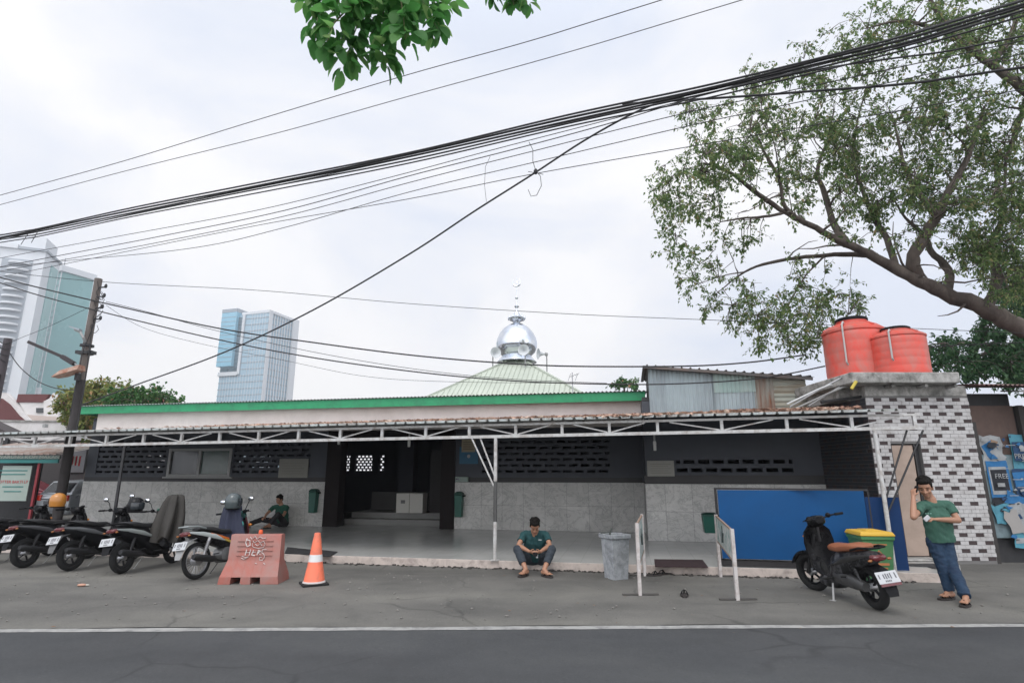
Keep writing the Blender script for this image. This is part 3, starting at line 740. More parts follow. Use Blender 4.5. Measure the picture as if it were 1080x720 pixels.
for i in range(70):
    px, py = rr.uniform(1034, 1092), rr.uniform(460, 574); 
    if 1042 < px < 1066 and 492 < py < 522: continue
    if px < 1031+(py-458)*.26: continue
    x, z = Q(px, py); s_ = rr.uniform(.02, .085); n_ = rr.choice((3, 4, 5)); a0_ = rr.uniform(0, 6)
    tm_.prism([(x+s_*rr.uniform(.6, 1.4)*math.cos(a0_+6.283*k_/n_), z+s_*rr.uniform(.4, 1.0)*math.sin(a0_+6.283*k_/n_)) for k_ in range(n_)], Matrix.Translation((0, SY-.03, 0)), -.0665-.0001*i-.001, -.064, rr.choice((0, 0, 1, 2, 2, 3, 4)))
for i in range(26):
    px, py = rr.uniform(1036, 1088), rr.uniform(462, 570)
    if px < 1033+(py-458)*.26: continue
    x, z = Q(px, py); tm_.bx((x, SY-.107, z), (x+rr.uniform(.06, .2), SY-.105, z+.012), rr.choice((2, 3)))
tm_.build('torn_scraps', [pblue, pcyan, pwhite, pdark, pnavy], pb, True, smooth=False)
poster('torn_sheet', 1056, 538, 1075, 562, M('torn_grey_paper', (.30, .285, .27), .85, 0, .1, 4), .080, .25, .03)
def ptext(s, px, py, size, m, d): 
    x, z = Q(px, py); t0 = text('lettering', s, size, m, pb, (x-9.6, -.01-d, z-.9), (math.pi/2, 0, 0)); return t0
ptext('PRIMA', 1076, 481, .13, pwhite, .079); ptext('FREE', 1053, 502, .13, pwhite, .079)
x, z = Q(1053, 511); sheet_('poster', x-.07, x+.07, z-.035, z+.035, pwhite, .07)
x, z = Q(1074, 472)
mb = MB().lathe([(.05, 0), (.05, .003)], 16, (x, SY-.03-.075, z-.0), 0, Matrix.Rotation(math.pi/2, 3, 'X')); mb.bx((x-.04, SY-.108, z-.07), (x+.05, SY-.105, z-.045)); mb.build('emblem', pwhite, pb, True)

# ---------------------------------------------------------------- blue board fence
bf = thing('blue_board_fence', 'bright blue board screen in black frame standing on the porch edge', 'screen', Bw(4.7, .06, FZ), -BA)
blue_m = M('blue_board', (.002, .062, .19), .55, 0, .1, .7, (.002, .05, .155), .25, 1, spec=.25)
L0, L1, Lz0, Lz1 = 3.56-4.7, 5.83-4.7, .13, 1.23
MB().bx((L0, 0, Lz0), (L1, .02, Lz1)).build('blue_panel', blue_m, bf, bev=.003)
MB().bar((L0-.03, .01, 0), (L0-.03, .01, Lz1+.02), .04).bar((L1+.0, .034, 0), (L1+.0, .034, Lz1), .018).bar((L0, .033, Lz0+.05), (L1, .033, Lz0+.05), .03).bar((L0-.05, .011, Lz1+.018), (L1, .011, Lz1+.018), .03).bar((L0-.03, -.0, .02), (L0-.03, .5, .02), .04).build('frame', black_p, bf)
MB().bx((0, .0, .02), (.50, .02, 1.13), ).build('angled_panel', M('deep_blue_board', (.002, .027, .10), .5, 0, .1, 1, spec=.25), bf).location = (L1+.012, .02, 0)
bf.children[-1].rotation_euler = (0, 0, -.25)
MB().bx((L0, .03, .01), (L1, .2, .1)).build('base_beam', black_p, bf)  # black strip put in for the dark gap under the blue panel

# ---------------------------------------------------------------- left background: houses, stall, towers
hr = M('maroon_tiles', (.115, .04, .04), .75, 0, .2, 3)
hwall = M('white_render', (.62, .60, .59), .9, 0, .05, .8, (.45, .43, .41), .35, 1)
HY = 30
house = thing('white_house', 'white house with maroon tiled roof and curved white gables behind the utility poles', 'house', (P(20, 440, HY).x, HY, 0))
mb = MB().bx((P(-60, 0, HY).x, HY, 0), (P(66, 440, HY).x, HY+8, P(30, 444, HY).z))
mb.build('wall', hwall, house, True)
def HP(px, py, Y=HY): return P(px, py, Y)
def outline(pts, Y, th, nm, m):
    vs = [HP(x, y, Y) for x, y in pts]
    Mx = Matrix.Translation((0, Y, 0))
    return MB().prism([(v.x, v.z) for v in vs], Mx, 0, th).build(nm, m, house, True, smooth=False)
outline([(-30, 414), (6, 414), (16, 424), (28, 440), (40, 446), (-30, 446)], HY-.3, .25, 'gable', hwall)
outline([(-30, 420), (2, 420), (10, 426), (20, 438), (26, 443), (-30, 441)], HY-.36, .055, 'gable_tiles', hr)
outline([(17, 424), (19, 415.5), (52, 415.5), (46, 424)], HY-.2, 2.5, 'rear_roof', hr)
outline([(46, 436), (46, 423), (52, 420), (56, 414), (60, 422), (58, 427), (62, 441), (46, 441)], HY-.5, .3, 'curved_parapet', hwall)
outline([(20, 424), (47, 424), (48, 441), (30, 441)], HY-.15, .14, 'rear_wall', hwall)
outline([(38, 430), (46, 430), (46, 435), (38, 435)], HY-.2, .03, 'window', glass_d)
outline([(28, 437), (68, 440), (70, 447), (38, 447)], HY-1.5, .9, 'sloped_roof', M('beige_sheet', (.5, .42, .38), .8, 0, .1, 2))
# street wall with dark tiles of a lean-to
fw = thing('roadside_wall', 'pale rendered wall of the neighbouring yard behind the leaning canopy end', 'wall', (P(20, 450, 26).x, 26, 0))
MB().bx((P(-80, 0, 26).x, 26, 0), (P(70, 450, 26).x, 26.2, P(30, 445, 26).z)).build('wall_panel', hwall, fw, True)
MB().bx((P(-80, 0, 26).x, 25.95, P(30, 445, 26).z+.002), (P(70, 450, 26).x, 26.25, P(30, 445, 26).z+.08)).build('coping', conc, fw, True)
lr = thing('tiled_lean_to', 'low dark tiled lean-to roof at the far left edge before the white house', 'lean-to', (P(0, 460, 22).x, 22, 0))
a, b = P(-30, 438, 22), P(13, 458, 22)
MB().add([a, b, b+V((0, .9, .0)), a+V((0, .9, 0)), a-V((0, 0, .12)), b-V((0, 0, .12)), b+V((0, .9, -.12)), a+V((0, .9, -.12))], [(0, 1, 2, 3), (4, 5, 6, 7), (0, 1, 5, 4), (1, 2, 6, 5), (2, 3, 7, 6), (3, 0, 4, 7)]).build('roof', M('dark_roof', (.06, .05, .05), .8), lr, True, smooth=False)
MB().bar((a.x+.3, 22.3, 0), (a.x+.3, 22.3, a.z-.2), .12).bar((b.x-.4, 22.3, 0), (b.x-.4, 22.3, b.z), .12).build('post', dark_metal, lr, True)
# food stall
SYY = 18.5
st = thing('food_stall', 'roadside food stall with teal fascia board and pale banner under the canopy end', 'stall', (P(25, 520, SYY).x, SYY, 0))
teal = M('teal_board', (.03, .20, .19), .6, 0, .15, 2)
p0, p1 = P(-60, 488, SYY), P(62, 480, SYY)
MB().bx((p0.x, SYY, P(30, 488, SYY).z), (p1.x, SYY+.06, P(30, 484, SYY).z)).build('fascia', teal, st, True)
MB().bx((p0.x, SYY-.03, P(30, 483.6, SYY).z), (p1.x+.05, SYY+.04, P(30, 480, SYY).z)).build('sign_strip', M('grey_sign', (.20, .27, .25), .7, 0, .1, 3), st, True)
za = P(30, 480, SYY).z
mb = MB(); corr(mb, (p0.x, SYY-.1, za+.02), (p1.x+.1, SYY-.1, za+.02), (p1.x+.1, SYY+2.5, za+.5), (p0.x, SYY+2.5, za+.5), .2, .03, trap=True)
mb.build('awning', M('rust_white_awning', (.45, .42, .39), .7, 0, .1, 1, (.3, .12, .06), .5, .5), st, True, smooth=False)
MB().bx((p0.x-4, SYY+2.2, 0), (-16.75, SYY+2.3, za)).build('rear_wall', under_m, st, True)
q0, q1 = P(1, 520, SYY+.1), P(34, 491, SYY+.1)
q2 = P(-4, 528, SYY+.1)
MB().bx((q2.x, SYY+.1, q2.z), (q1.x, SYY+.13, q1.z)).build('banner', M('pale_green_banner', (.36, .43, .39), .7, 0, .1, 3), st, True)
tr = M('red_print', (.5, .05, .06), .7)
qq = P(14, 508, SYY+.09)
text('lettering', 'OTTER BAKTI LP', .125, tr, st, qq-V(st.location), (math.pi/2, 0, 0))
qq = P(30, 481.8, SYY-.04); text('lettering', 'WARUNG KOPI MAKAN', .13, M('cream_print', (.45, .47, .4), .7), st, qq-V(st.location), (math.pi/2, 0, 0), sx=1.4)
for k, yy in enumerate((496, 500, 513, 518)):
    qq = P(14, yy, SYY+.09); MB().bx((qq.x-.45+.05*k, SYY+.09, qq.z-.015), (qq.x+.45-.07*k, SYY+.096, qq.z+.015)).build('printed_line', teal, st, True)
MB().bar((P(39, 490, SYY).x, SYY+.1, 0), (P(39, 490, SYY).x, SYY+.1, za), .07).build('post', M('dull_red', (.28, .03, .04), .6), st, True)
# red bunting panel behind
bt = thing('striped_flag', 'small red and white striped flag hanging behind the dark pole', 'flag', P(78, 486, 19))
for k in range(7):
    a = P(72+1.9*k, 484+.0*k, 19); MB().bx((a.x, 19, a.z-.16-.01*k), (a.x+.05, 19.01, a.z+.10)).build('stripe', [M('flag_red', (.4, .04, .05), .8), M('flag_white', (.6, .58, .56), .8)][k % 2], bt, True)
MB().bar(P(71, 481, 19.02), P(86, 481, 19.02), .015).build('cord', cable_m, bt, True)
MB().bar((P(86, 0, 19.02).x, 19.02, 0), (P(86, 0, 19.02).x, 19.02, P(86, 478, 19.02).z), .03).build('pole', steel_g, bt, True)
hd = thing('street_hoarding', 'dark shopfront wall across the side lane beyond the silver car', 'wall', (-18, 25.6, 0))
MB().bx((-33, 25.5, 0), (P(93, 500, 25.5).x, 25.7, P(60, 464, 25.5).z)).build('shop_wall', M('shop_shade', (.05, .045, .045), .8), hd, True)  # one even dark colour over the whole shop wall
MB().bx((P(76, 470, 25.4).x, 25.4, P(80, 498, 25.4).z), (P(92, 470, 25.4).x, 25.48, P(80, 473, 25.4).z)).build('shutter', M('grey_shutter', (.12, .12, .125), .7), hd, True)
# ---------------------------------------------------------------- towers
tg = M('tower_teal_glass', (.05, .19, .19), .2, 0, .2, .03)
tgl = M('tower_pale_glass', (.17, .35, .35), .25, 0, .12, .03)
tbl = M('tower_sky_glass', (.24, .46, .58), .25, 0, .08, .03)
tw = M('tower_white_cladding', (.58, .60, .62), .6, 0, .06, .05)
tgr = M('tower_grey', (.30, .33, .36), .6, 0, .08, .05)
tdk = M('tower_dark_glass', (.10, .15, .18), .2, 0, .2, .04)
def tower(name, label, px, py, Y, rz, wx, wy):
    p = P(px, py, Y); t = thing(name, label, 'tower', (p.x, p.y, 0), rz); return t, p.z
# central blue tower: local x right, y away; front at y=0
ct, ctz = tower('office_tower', 'pale glass office tower with sky blue corner box, standing alone above the green roof line', 238, 340, 340, -.30, 1, 1)
W1, D1 = 32, 26
Z = lambda py: P(270, py, 340).z
zt_, zb_ = Z(334), 0
MB().bx((0, 0, 0), (W1, D1, zt_)).build('glass_body', M('tower_ice_glass', (.33, .46, .54), .3, 0, .1, .05), ct)
mb = MB(); z = 4
while z < zt_-1: mb.bx((-.15, -.2, z), (W1+.2, -.02, z+.5)).bx((W1+.02, -.2, z), (W1+.2, D1, z+.5)); z += 3.9
mb.build('floor_band', tgr, ct)
mb = MB()
for k in range(1, 16): mb.bx((2*k-.12, -.3, 0), (2*k+.12, -.21, Z(396)))
for k in range(10, 16): mb.bx((2*k-.12, -.3, Z(396)), (2*k+.12, -.21, zt_))
for k in range(1, 11): mb.bx((W1+.21, 2.4*k-.35, 0), (W1+.5, 2.4*k+.35, zt_))
mb.build('mullions', tw, ct)
MB().bx((W1+.51, -.35, 0), (W1+.9, 2.6, zt_+1)).bx((W1+.51, 21, 0), (W1+1.6, D1, zt_+1.5)).bx((13.6, -1.1, Z(396)), (15.2, -.31, zt_+.4)).bx((-.4, -1.1, Z(397)), (13.59, -.31, Z(393))).bx((12, -.35, zt_+.01), (W1+1, D1-2, zt_+1.6)).build('white_frame', tw, ct)
MB().bx((-.8, -2.6, Z(387.5)), (10.4, 9, Z(328))).build('blue_box', tbl, ct)
mb = MB()
for k in range(1, 12): z = Z(387.5)+(Z(332)-Z(387.5))*k/12; mb.bx((-.9, -2.7, z), (10.45, -2.61, z+.3))
mb.build('blue_box_lines', tgr, ct)
MB().bx((-.9, -2.72, Z(331.2)), (10.5, 9.05, Z(327.6))).build('box_parapet', tgr, ct)
mb = MB()
for k in range(14): z = Z(395)+(Z(336)-Z(395))*k/14; mb.bx((10.5, -.7, z), (13.55, -.31, z+2.2))
mb.bx((1.0, -.7, Z(393)), (6.6, -.31, Z(389))).bx((7.2, -.7, Z(393)), (13.0, -.31, Z(389)))
mb.build('loggia_glass', tdk, ct)
# left tower with balconies
t1, z1 = tower('apartment_tower', 'white and glass apartment tower with a column of curved balconies at the left edge', 12, 262, 260, .35, 1, 1)
ZL = lambda py: P(20, py, 260).z
zt1 = ZL(262)
MB().bx((-30, 0, 0), (14, 18, zt1)).build('body', tw, t1)
mb = MB()
for x0, x1 in ((-30, -22), (-20, -12), (-10.5, -4)): mb.bx((x0, -.25, 0), (x1, -.01, zt1-3))
mb.bx((14.01, 8, 0), (14.3, 16.5, zt1-4))
mb.build('glass_strip', tgl, t1)
mb = MB(); z = 3
while z < zt1-3:
    mb.bx((-30, -.4, z), (-22, -.26, z+.6)).bx((-20, -.4, z), (-12, -.26, z+.6)).bx((-10.5, -.4, z), (-4, -.26, z+.6)); z += 3.3
mb.build('floor_band', tgr, t1)
z = 6; n = 0
while z < zt1-7 and n < 60:
    rows = []
    mb = MB(); ring = [(4.5+4.4*math.cos(a), -.3-3.2*math.sin(a)) for a in np.linspace(0, math.pi, 12)]
    mb.loft([[(x, y, z) for x, y in ring], [(x, y, z+.9) for x, y in ring]])
    mb.build('balcony', tw, t1); z += 3.4; n += 1
MB().bx((-2.6, -.2, 0), (9.6, -.02, zt1-5)).build('balcony_recess', tgr, t1)
MB().bx((-31, -1.5, zt1+.02), (3, 19, zt1+2.2)).bx((-12, 2, zt1+2.21), (12.5, 16, zt1+8)).bx((-25, 4, zt1+2.21), (-13, 14, zt1+5)).build('roof_crown', tw, t1)
MB().bx((3.2, -1.2, zt1+.02), (14.8, 18.5, zt1+1.0)).build('roof_edge', tgr, t1)
# teal tower
t2, z2 = tower('glass_tower', 'teal glass tower with flat white roof rim behind the leaning utility pole', 47, 287, 300, -.42, 1, 1)
ZM = lambda py: P(60, py, 300).z
zt2 = ZM(291)
t2.scale = (.74, .8, 1)
MB().bx((-7, .02, 0), (23.5, 20, zt2)).build('glass_body', tgl, t2)
MB().bx((-7.3, -.3, 0), (2.6, 12, zt2-.5)).build('dark_glass_bay', tg, t2)
mb = MB(); z = 4
while z < zt2-2: mb.bx((-7.4, -.45, z), (2.7, -.32, z+.7)).bx((2.71, -.3, z), (23.6, .01, z+.55)); z += 3.6
mb.build('floor_band', M('teal_band', (.10, .22, .23), .4, 0, .1, .1), t2)
mb = MB()
for x in (2.8, 9.5, 13, 17, 23.2): mb.bx((x, -.5, 0), (x+.5, -.11, zt2))
mb.bx((-9.5, 0, 0), (-7.31, 10, zt2-4))
mb.build('white_ribs', tw, t2)
MB().bx((-8.2, -1.6, zt2+.02), (25.2, 21, zt2+3.2)).bx((-2, 3, zt2+3.21), (18, 15, zt2+5.0)).build('roof_rim', tw, t2)
mb = MB()
for x, h in ((1, 4), (10, 3), (16, 3.4), (22, 5)): mb.bar((x, 1, zt2+3.2), (x, 1, zt2+3.2+h), .35)
mb.build('roof_mast', tgr, t2)
MB().bx((-14, -4, 0), (30, -2, ZM(412))).build('podium', tw, t2)

# ---------------------------------------------------------------- poles and lamps
wood_p = M('weathered_pole_concrete', (.17, .145, .13), .85, 0, .15, 2, (.08, .07, .065), .4, 3, stretch=(1, 1, .15))
PX, PY_, PH = -10.72, 14.0, 6.55
up = thing('utility_pole', 'tall brown concrete utility pole with wire brackets rising behind the canopy', 'utility pole', (PX, PY_, 0))
MB().tube([(0, 0, 3.0), (0, 0, PH)], [.10, .088], 16).build('pole', wood_p, up)
MB().tube([(0, 0, 0), (0, 0, 3.9)], [.11, .101], 16).build('tarred_base', M('tarred_pole', (.035, .03, .03), .8, 0, .3, 4), up)  # darker lower pole tone, with the canopy's shade painted into the same colour
mb = MB().tube([(0, 0, 4.55), (0, 0, 4.62)], .17, 14).tube([(0, 0, 4.75), (0, 0, 4.8)], .155, 14).bx((-.2, -.1, 4.56), (-.12, .1, 4.64)).bx((.12, -.1, 4.56), (.2, .1, 4.64))
mb.build('clamp', dark_metal, up)
for z in (5.45, 5.75, 6.05, 6.3): MB().bar((.1, -.05, z), (.26, -.08, z), .03).ell((.28, -.08, z+.03), (.035, .035, .06), None, 8, 6).build('insulator_bracket', dark_metal, up)
mb = MB()
for k in range(7):
    z = 5.3+.15*k; q = [(.18+.12*math.sin(j*1.1+k), -.08+.06*math.cos(j*1.7+k), z-.22*math.sin(j*.6)+.05*j*(k % 2)) for j in range(7)]
    mb.tube(q, .007, 5)
mb.tube([(.12, -.1, 5.3), (.2, -.14, 4.2), (.18, -.1, 3.2), (.15, -.1, 2.4)], .012, 6).tube([(.14, -.05, 5.4), (.05, -.17, 4.6), (.02, -.18, 3.0)], .01, 6)
mb.build('wire_tangle', cable_m, up)
# curved small lamp arm, old sheet metal lamp, long dark arm: all bolted on the pole
def LP(px, py, Y=13.8): return P(px, py, Y)
sl1 = thing('pole_lamp', 'small curved lamp arm high on the leaning utility pole', 'street lamp', LP(90, 360))
MB().tube([LP(90, 361, 13.9), LP(88, 356), LP(84.5, 350), LP(79, 347.5)], .03, 8).build('arm', steel_g, sl1, True)
MB().loft([[LP(85, 347)+V((0, y, 0)) for y in (-.06, .06)]+[LP(85, 349.5)+V((0, y, 0)) for y in (.06, -.06)], [LP(74, 344)+V((0, y, 0)) for y in (-.05, .05)]+[LP(74, 345)+V((0, y, 0)) for y in (.05, -.05)]]).build('lamp_head', tgr, sl1, True)
sl2 = thing('street_lamp', 'rusty sheet metal street lamp head on a long dark arm halfway up the pole', 'street lamp', LP(84, 390))
rl = M('rusty_lamp_sheet', (.42, .31, .25), .75, .1, .2, 5, (.25, .08, .04), .8, 6)
c0, c1 = LP(86, 389, 13.7), LP(58, 396.5, 13.6)
mb = MB(); n_ = (c1-c0).normalized()
mb.loft([[c0+V((0, y, z)) for y, z in ((-.14, -.03), (-.1, .09), (.1, .09), (.14, -.03))], [c0.lerp(c1, .7)+V((0, y, z)) for y, z in ((-.17, -.05), (-.12, .07), (.12, .07), (.17, -.05))], [c1+V((0, y, z)) for y, z in ((-.12, -.04), (-.08, .0), (.08, .0), (.12, -.04))]])
mb.build('lamp_head', rl, sl2, True, ang=30)
MB().tube([LP(84, 394, 13.8), LP(83, 387, 13.75), LP(80, 384, 13.7), LP(77, 382.5, 13.7)], .022, 8).build('bracket', alu, sl2, True)
MB().bar(LP(78, 383.5, 13.7), LP(66, 376, 13.65), .13, .10).bar(LP(66.5, 376.4, 13.66), LP(30, 360.5, 13.5), .085, .07).build('arm', M('dark_arm', (.035, .028, .03), .6), sl2, True)
MB().bx(tuple(LP(82, 401, 13.75)-V((.06, .05, .0))), tuple(LP(82, 394, 13.75)+V((.06, .05, .0)))).build('control_box', dark_metal, sl2, True)
u2 = thing('utility_pole', 'short dark steel pole with a meter box, cut by the left edge', 'utility pole', (P(4, 380, 16).x, 16, 0))
zz = P(7, 357, 16).z
MB().tube([(0, 0, 0), (0, 0, zz)], [.12, .10], 14).build('pole', M('dark_pole', (.05, .04, .045), .6), u2)
MB().box((-.08, -.2, P(0, 403, 16).z), (.34, .22, .42)).build('meter_box', black_plastic, u2)
mb = MB()
for k in range(4): mb.tube([(-.15, -.12, zz-.1-.15*k), (.05, -.16, zz-.2-.15*k), (.14, -.05, zz-.12-.2*k)], .014, 6)
mb.build('wire_loop', cable_m, u2)

# ---------------------------------------------------------------- overhead cables
def cable(label, pts, A, B_, r, group, ext=(0, 0), n=26, m=cable_m, name='overhead_cable'):
    q = [vplane(px, py, A, B_) for px, py in pts]
    if ext[0]: q = [q[0]+(q[0]-q[1]).normalized()*ext[0]]+q
    if ext[1]: q = q+[q[-1]+(q[-1]-q[-2]).normalized()*ext[1]]
    out = []
    for i in range(len(q)-1):
        p0, p1, p2, p3 = q[max(0, i-1)], q[i], q[i+1], q[min(len(q)-1, i+2)]
        for k in range(8):
            t = k/8
            out.append(.5*((2*p1)+(p2-p0)*t+(2*p0-5*p1+4*p2-p3)*t*t+(3*p1-p0-3*p2+p3)*t**3))
    out.append(q[-1])
    o = MB().tube(out, r, 6).build(name, m)
    return tag(o, label, 'cable', group)
A_, B__ = (7.0, 6.5), (-13.5, 14.0)
gb = 'thick cables of the main overhead bundle'
main = [(0, 250), (40, 243), (140, 222), (270, 196), (430, 164), (600, 125), (740, 95), (860, 66), (960, 41), (1080, 5)]
bl_ = ['thick black cable of the overhead bundle, uppermost strand along its length', 'thick black cable of the overhead bundle, second strand from its top', 'thick black cable in the middle of the overhead bundle crossing the sky',
       'black cable of the overhead bundle, loosest strand on its underside', 'black cable of the overhead bundle that hangs below it at the left', 'thin black cable twisting round the overhead bundle from end to end']
for k in range(6):
    off = [(-2.0, -4.5), (0.0, -1.0), (1.5, 2.5), (3.2, 6.5), (5.5, 11.5), (2.2, 4.5)][k]
    pts = []
    for i, (x, y) in enumerate(main):
        u = i/(len(main)-1)
        pts.append((x, y+off[0]*(1-u)+off[1]*u+math.sin(i*2.1+k*1.7)*.8*(1.4 if k == 5 else .7)))
    e = k*.05
    cable(bl_[k], pts, (A_[0], A_[1]+e), (B__[0], B__[1]+e), [.017, .020, .017, .015, .013, .009][k], gb, (14, 10))
gt = 'thin wires running under the main bundle'
thin = [([(60, 270), (170, 249), (300, 222), (430, 186), (540, 158), (640, 131), (740, 101)], 'thin wire leaving the main bundle to pass lowest but two beneath it'),
        ([(50, 277), (160, 257), (300, 228), (430, 193), (560, 160), (720, 120), (860, 90)], 'thin wire sagging below the bundle, merging where the tree crown begins'),
        ([(44, 264), (120, 250), (270, 222), (400, 190), (520, 158), (640, 127)], 'thin wire hugging the underside of the bundle across the middle of the sky'),
        ([(60, 276), (200, 262), (300, 240), (430, 203), (560, 172), (730, 132), (860, 104)], 'thin pale wire crossing below the bundle just above the dome wire'),
        ([(100, 272), (270, 238), (430, 210), (560, 184), (720, 156), (860, 132)], 'faint lowest wire beneath the bundle, crossing the diagonal drop cable')]
for k, (pts, lb) in enumerate(thin): cable(lb, pts, (A_[0]+.4*k, A_[1]+.35), (B__[0], B__[1]+.5+.4*k), .0075+.001*(k == 0), gt, (6, 8))
gh = 'thin wires high across the sky'
cable('thin wire highest across the sky, passing behind the hanging leaves', [(0, 206), (130, 170), (270, 127), (430, 79), (560, 43), (705, -2)], (4, 4.5), (-13, 10), .005, gh, (8, 8))
cable('thin wire below the highest one, also sloping down to the left', [(0, 216), (130, 181), (290, 141), (430, 102), (600, 55), (790, -2)], (5, 4.8), (-13, 10.5), .005, gh, (8, 8))
cable('straight black drop cable running diagonally from the bundle down to the green roof', [(140, 407), (235, 372), (330, 327), (430, 269), (500, 223), (560, 185), (620, 146), (680, 114), (720, 103)], (3.2, 8.2), (-10.9, 15.5), .017, 'drop cables to the mosque', (3, 0))
cable('pale thin wire from the pole top across to the rooftop shed', [(-40, 282), (105, 297), (270, 306), (430, 320), (600, 331), (740, 337), (860, 342)], (6, 12.5), (-10.6, 14), .007, 'wires from the leaning pole', (6, 6))
cable('black twisted service cable from the pole, upper of the two passing the dome', [(-10, 290), (40, 303), (112, 320), (230, 346), (330, 361), (430, 374), (520, 382), (600, 386), (720, 386), (790, 382), (850, 374)], (6.5, 12.6), (-10.6, 13.9), .018, 'wires from the leaning pole', (6, 0))
cable('black twisted service cable from the pole, lower of the two passing the dome', [(-10, 295), (40, 311), (104, 328), (230, 358), (330, 377), (430, 391), (520, 400), (600, 404), (700, 405), (800, 399), (870, 386)], (6.5, 12.7), (-10.6, 13.85), .016, 'wires from the leaning pole', (6, 0))
cable('thin wire between the two service cables, fading out over the pale green roof', [(112, 318), (160, 330), (230, 349), (330, 371), (430, 388), (530, 399), (640, 404)], (6.5, 12.8), (-10.6, 14.05), .007, 'wires from the leaning pole')
cable('fine sagging wire beneath the service cables near the blue tower', [(112, 322), (150, 345), (210, 362), (300, 380), (380, 396), (460, 402), (600, 404)], (6.5, 12.9), (-10.6, 14.1), .005, 'wires from the leaning pole')
cable('thin wire sagging from the short pole to the rusty street lamp', [(10, 372), (22, 388), (40, 402), (62, 410), (84, 411)], (-9, 13.7), (-15, 16), .012, 'wires from the leaning pole')
cable('thin wire running up left from the rusty lamp past the glass tower', [(-10, 380), (10, 362), (50, 345), (90, 326), (100, 322)], (-9, 13.7), (-15, 16), .006, 'wires from the leaning pole', (5, 0))
cable('black cable under the bundle at the right, entering the tree crown', [(716, 106), (780, 102), (860, 96), (960, 88), (1080, 71)], (8.6, 7.2), (2, 9.2), .02, 'cables in front of the tree', (1, 8))
cable('slack dark cable just below the bundle, crossing the upper tree crown', [(740, 100), (860, 74), (940, 62), (1000, 54), (1080, 38)], (8.0, 6.9), (2, 9), .014, 'cables in front of the tree', (1, 8))
cable('dark wire from behind the red tanks out past the right edge', [(975, 366), (1030, 363), (1100, 360)], (16, 13), (8, 13.2), .012, 'cables in front of the tree', (2, 8))
# loose wire curls on the drop cable
wc = thing('loose_wire_curl', 'loose curled wire end hanging from the diagonal drop cable', 'wire', vplane(565, 180, (3.2, 8.2), (-10.9, 15.5)))
def DV(px, py): return vplane(px, py, (3.2, 8.15), (-10.9, 15.45))
MB().tube([DV(x, y) for x, y in ((558, 150), (562, 158), (562, 170), (565, 180), (570, 186), (571, 196), (566, 206), (560, 207), (557, 200))], .006, 6).tube([DV(x, y) for x, y in ((517, 165), (512, 176), (511, 195), (513, 213))], .004, 5).build('wire', cable_m, wc, True)
MB().ell(DV(565, 181), (.04, .04, .06), None, 8, 6).tube([DV(557, 181), DV(573, 184)], .006, 5).build('knot', cable_m, wc, True)
# hanging drop at left bundle end
hw_ = thing('bundle_tie', 'short tie wires hanging below the bundle near the left edge', 'wire', vplane(30, 252, A_, B__))
MB().tube([vplane(30, 246, A_, B__), vplane(22, 258, A_, B__)], .008, 5).tube([vplane(40, 244, A_, B__), vplane(33, 256, A_, B__)], .008, 5).build('tie', cable_m, hw_, True)

# ---------------------------------------------------------------- trees
def leafmat(name, stops, trans=.25):
    m = bpy.data.materials.new(name); N, L, bs = nt(m)
    g = N.new('ShaderNodeNewGeometry')
    c = ramp(N, L, g.outputs['Random Per Island'], stops)
    L.new(c, bs.inputs['Base Color']); bs.inputs['Roughness'].default_value = .5; bs.inputs['Specular IOR Level'].default_value = .35
    tr_ = N.new('ShaderNodeBsdfTranslucent'); L.new(c, tr_.inputs['Color'])
    ms = N.new('ShaderNodeMixShader'); ms.inputs[0].default_value = trans
    L.new(bs.outputs[0], ms.inputs[1]); L.new(tr_.outputs[0], ms.inputs[2]); L.new(ms.outputs[0], N['Material Output'].inputs['Surface'])
    return m
leaf1 = leafmat('street_tree_leaf', [(0, (.07, .13, .045)), (.4, (.115, .19, .065)), (.75, (.19, .27, .10)), (.93, (.29, .33, .14)), (1, (.32, .24, .12))], .6)
leaf2 = leafmat('dark_tree_leaf', [(0, (.025, .075, .03)), (.5, (.04, .11, .045)), (1, (.08, .16, .06))], .4)
leaf3 = leafmat('near_leaf', [(0, (.05, .18, .04)), (.5, (.085, .26, .065)), (.85, (.14, .33, .09)), (1, (.24, .40, .13))], .62)
leaf4 = leafmat('yellow_bush_leaf', [(0, (.10, .15, .04)), (.6, (.22, .25, .07)), (.85, (.32, .30, .10)), (1, (.42, .20, .10))], .3)
leaf5 = leafmat('green_bush_leaf', [(0, (.02, .08, .02)), (.6, (.045, .14, .035)), (.93, (.11, .2, .06)), (1, (.45, .2, .14))], .3)
bark = M('tree_bark', (.062, .048, .041), .95, 0, .35, 5, (.15, .125, .105), .5, 2.5, .6, 30, stretch=(1, 1, .4))
def leaf(V_, F_, c, d, n, L_, w_):
    """folded four point leaf along d with normal n"""
    s_ = d.cross(n).normalized()
    b = len(V_)
    V_ += [tuple(c), tuple(c+d*(L_*.45)+s_*w_+n*(w_*.35)), tuple(c+d*L_-n*(L_*.12)), tuple(c+d*(L_*.45)-s_*w_+n*(w_*.35))]
    F_ += [(b, b+1, b+2), (b, b+2, b+3)]
def rvec(r): return V((r.gauss(0, 1), r.gauss(0, 1), r.gauss(0, 1))).normalized()
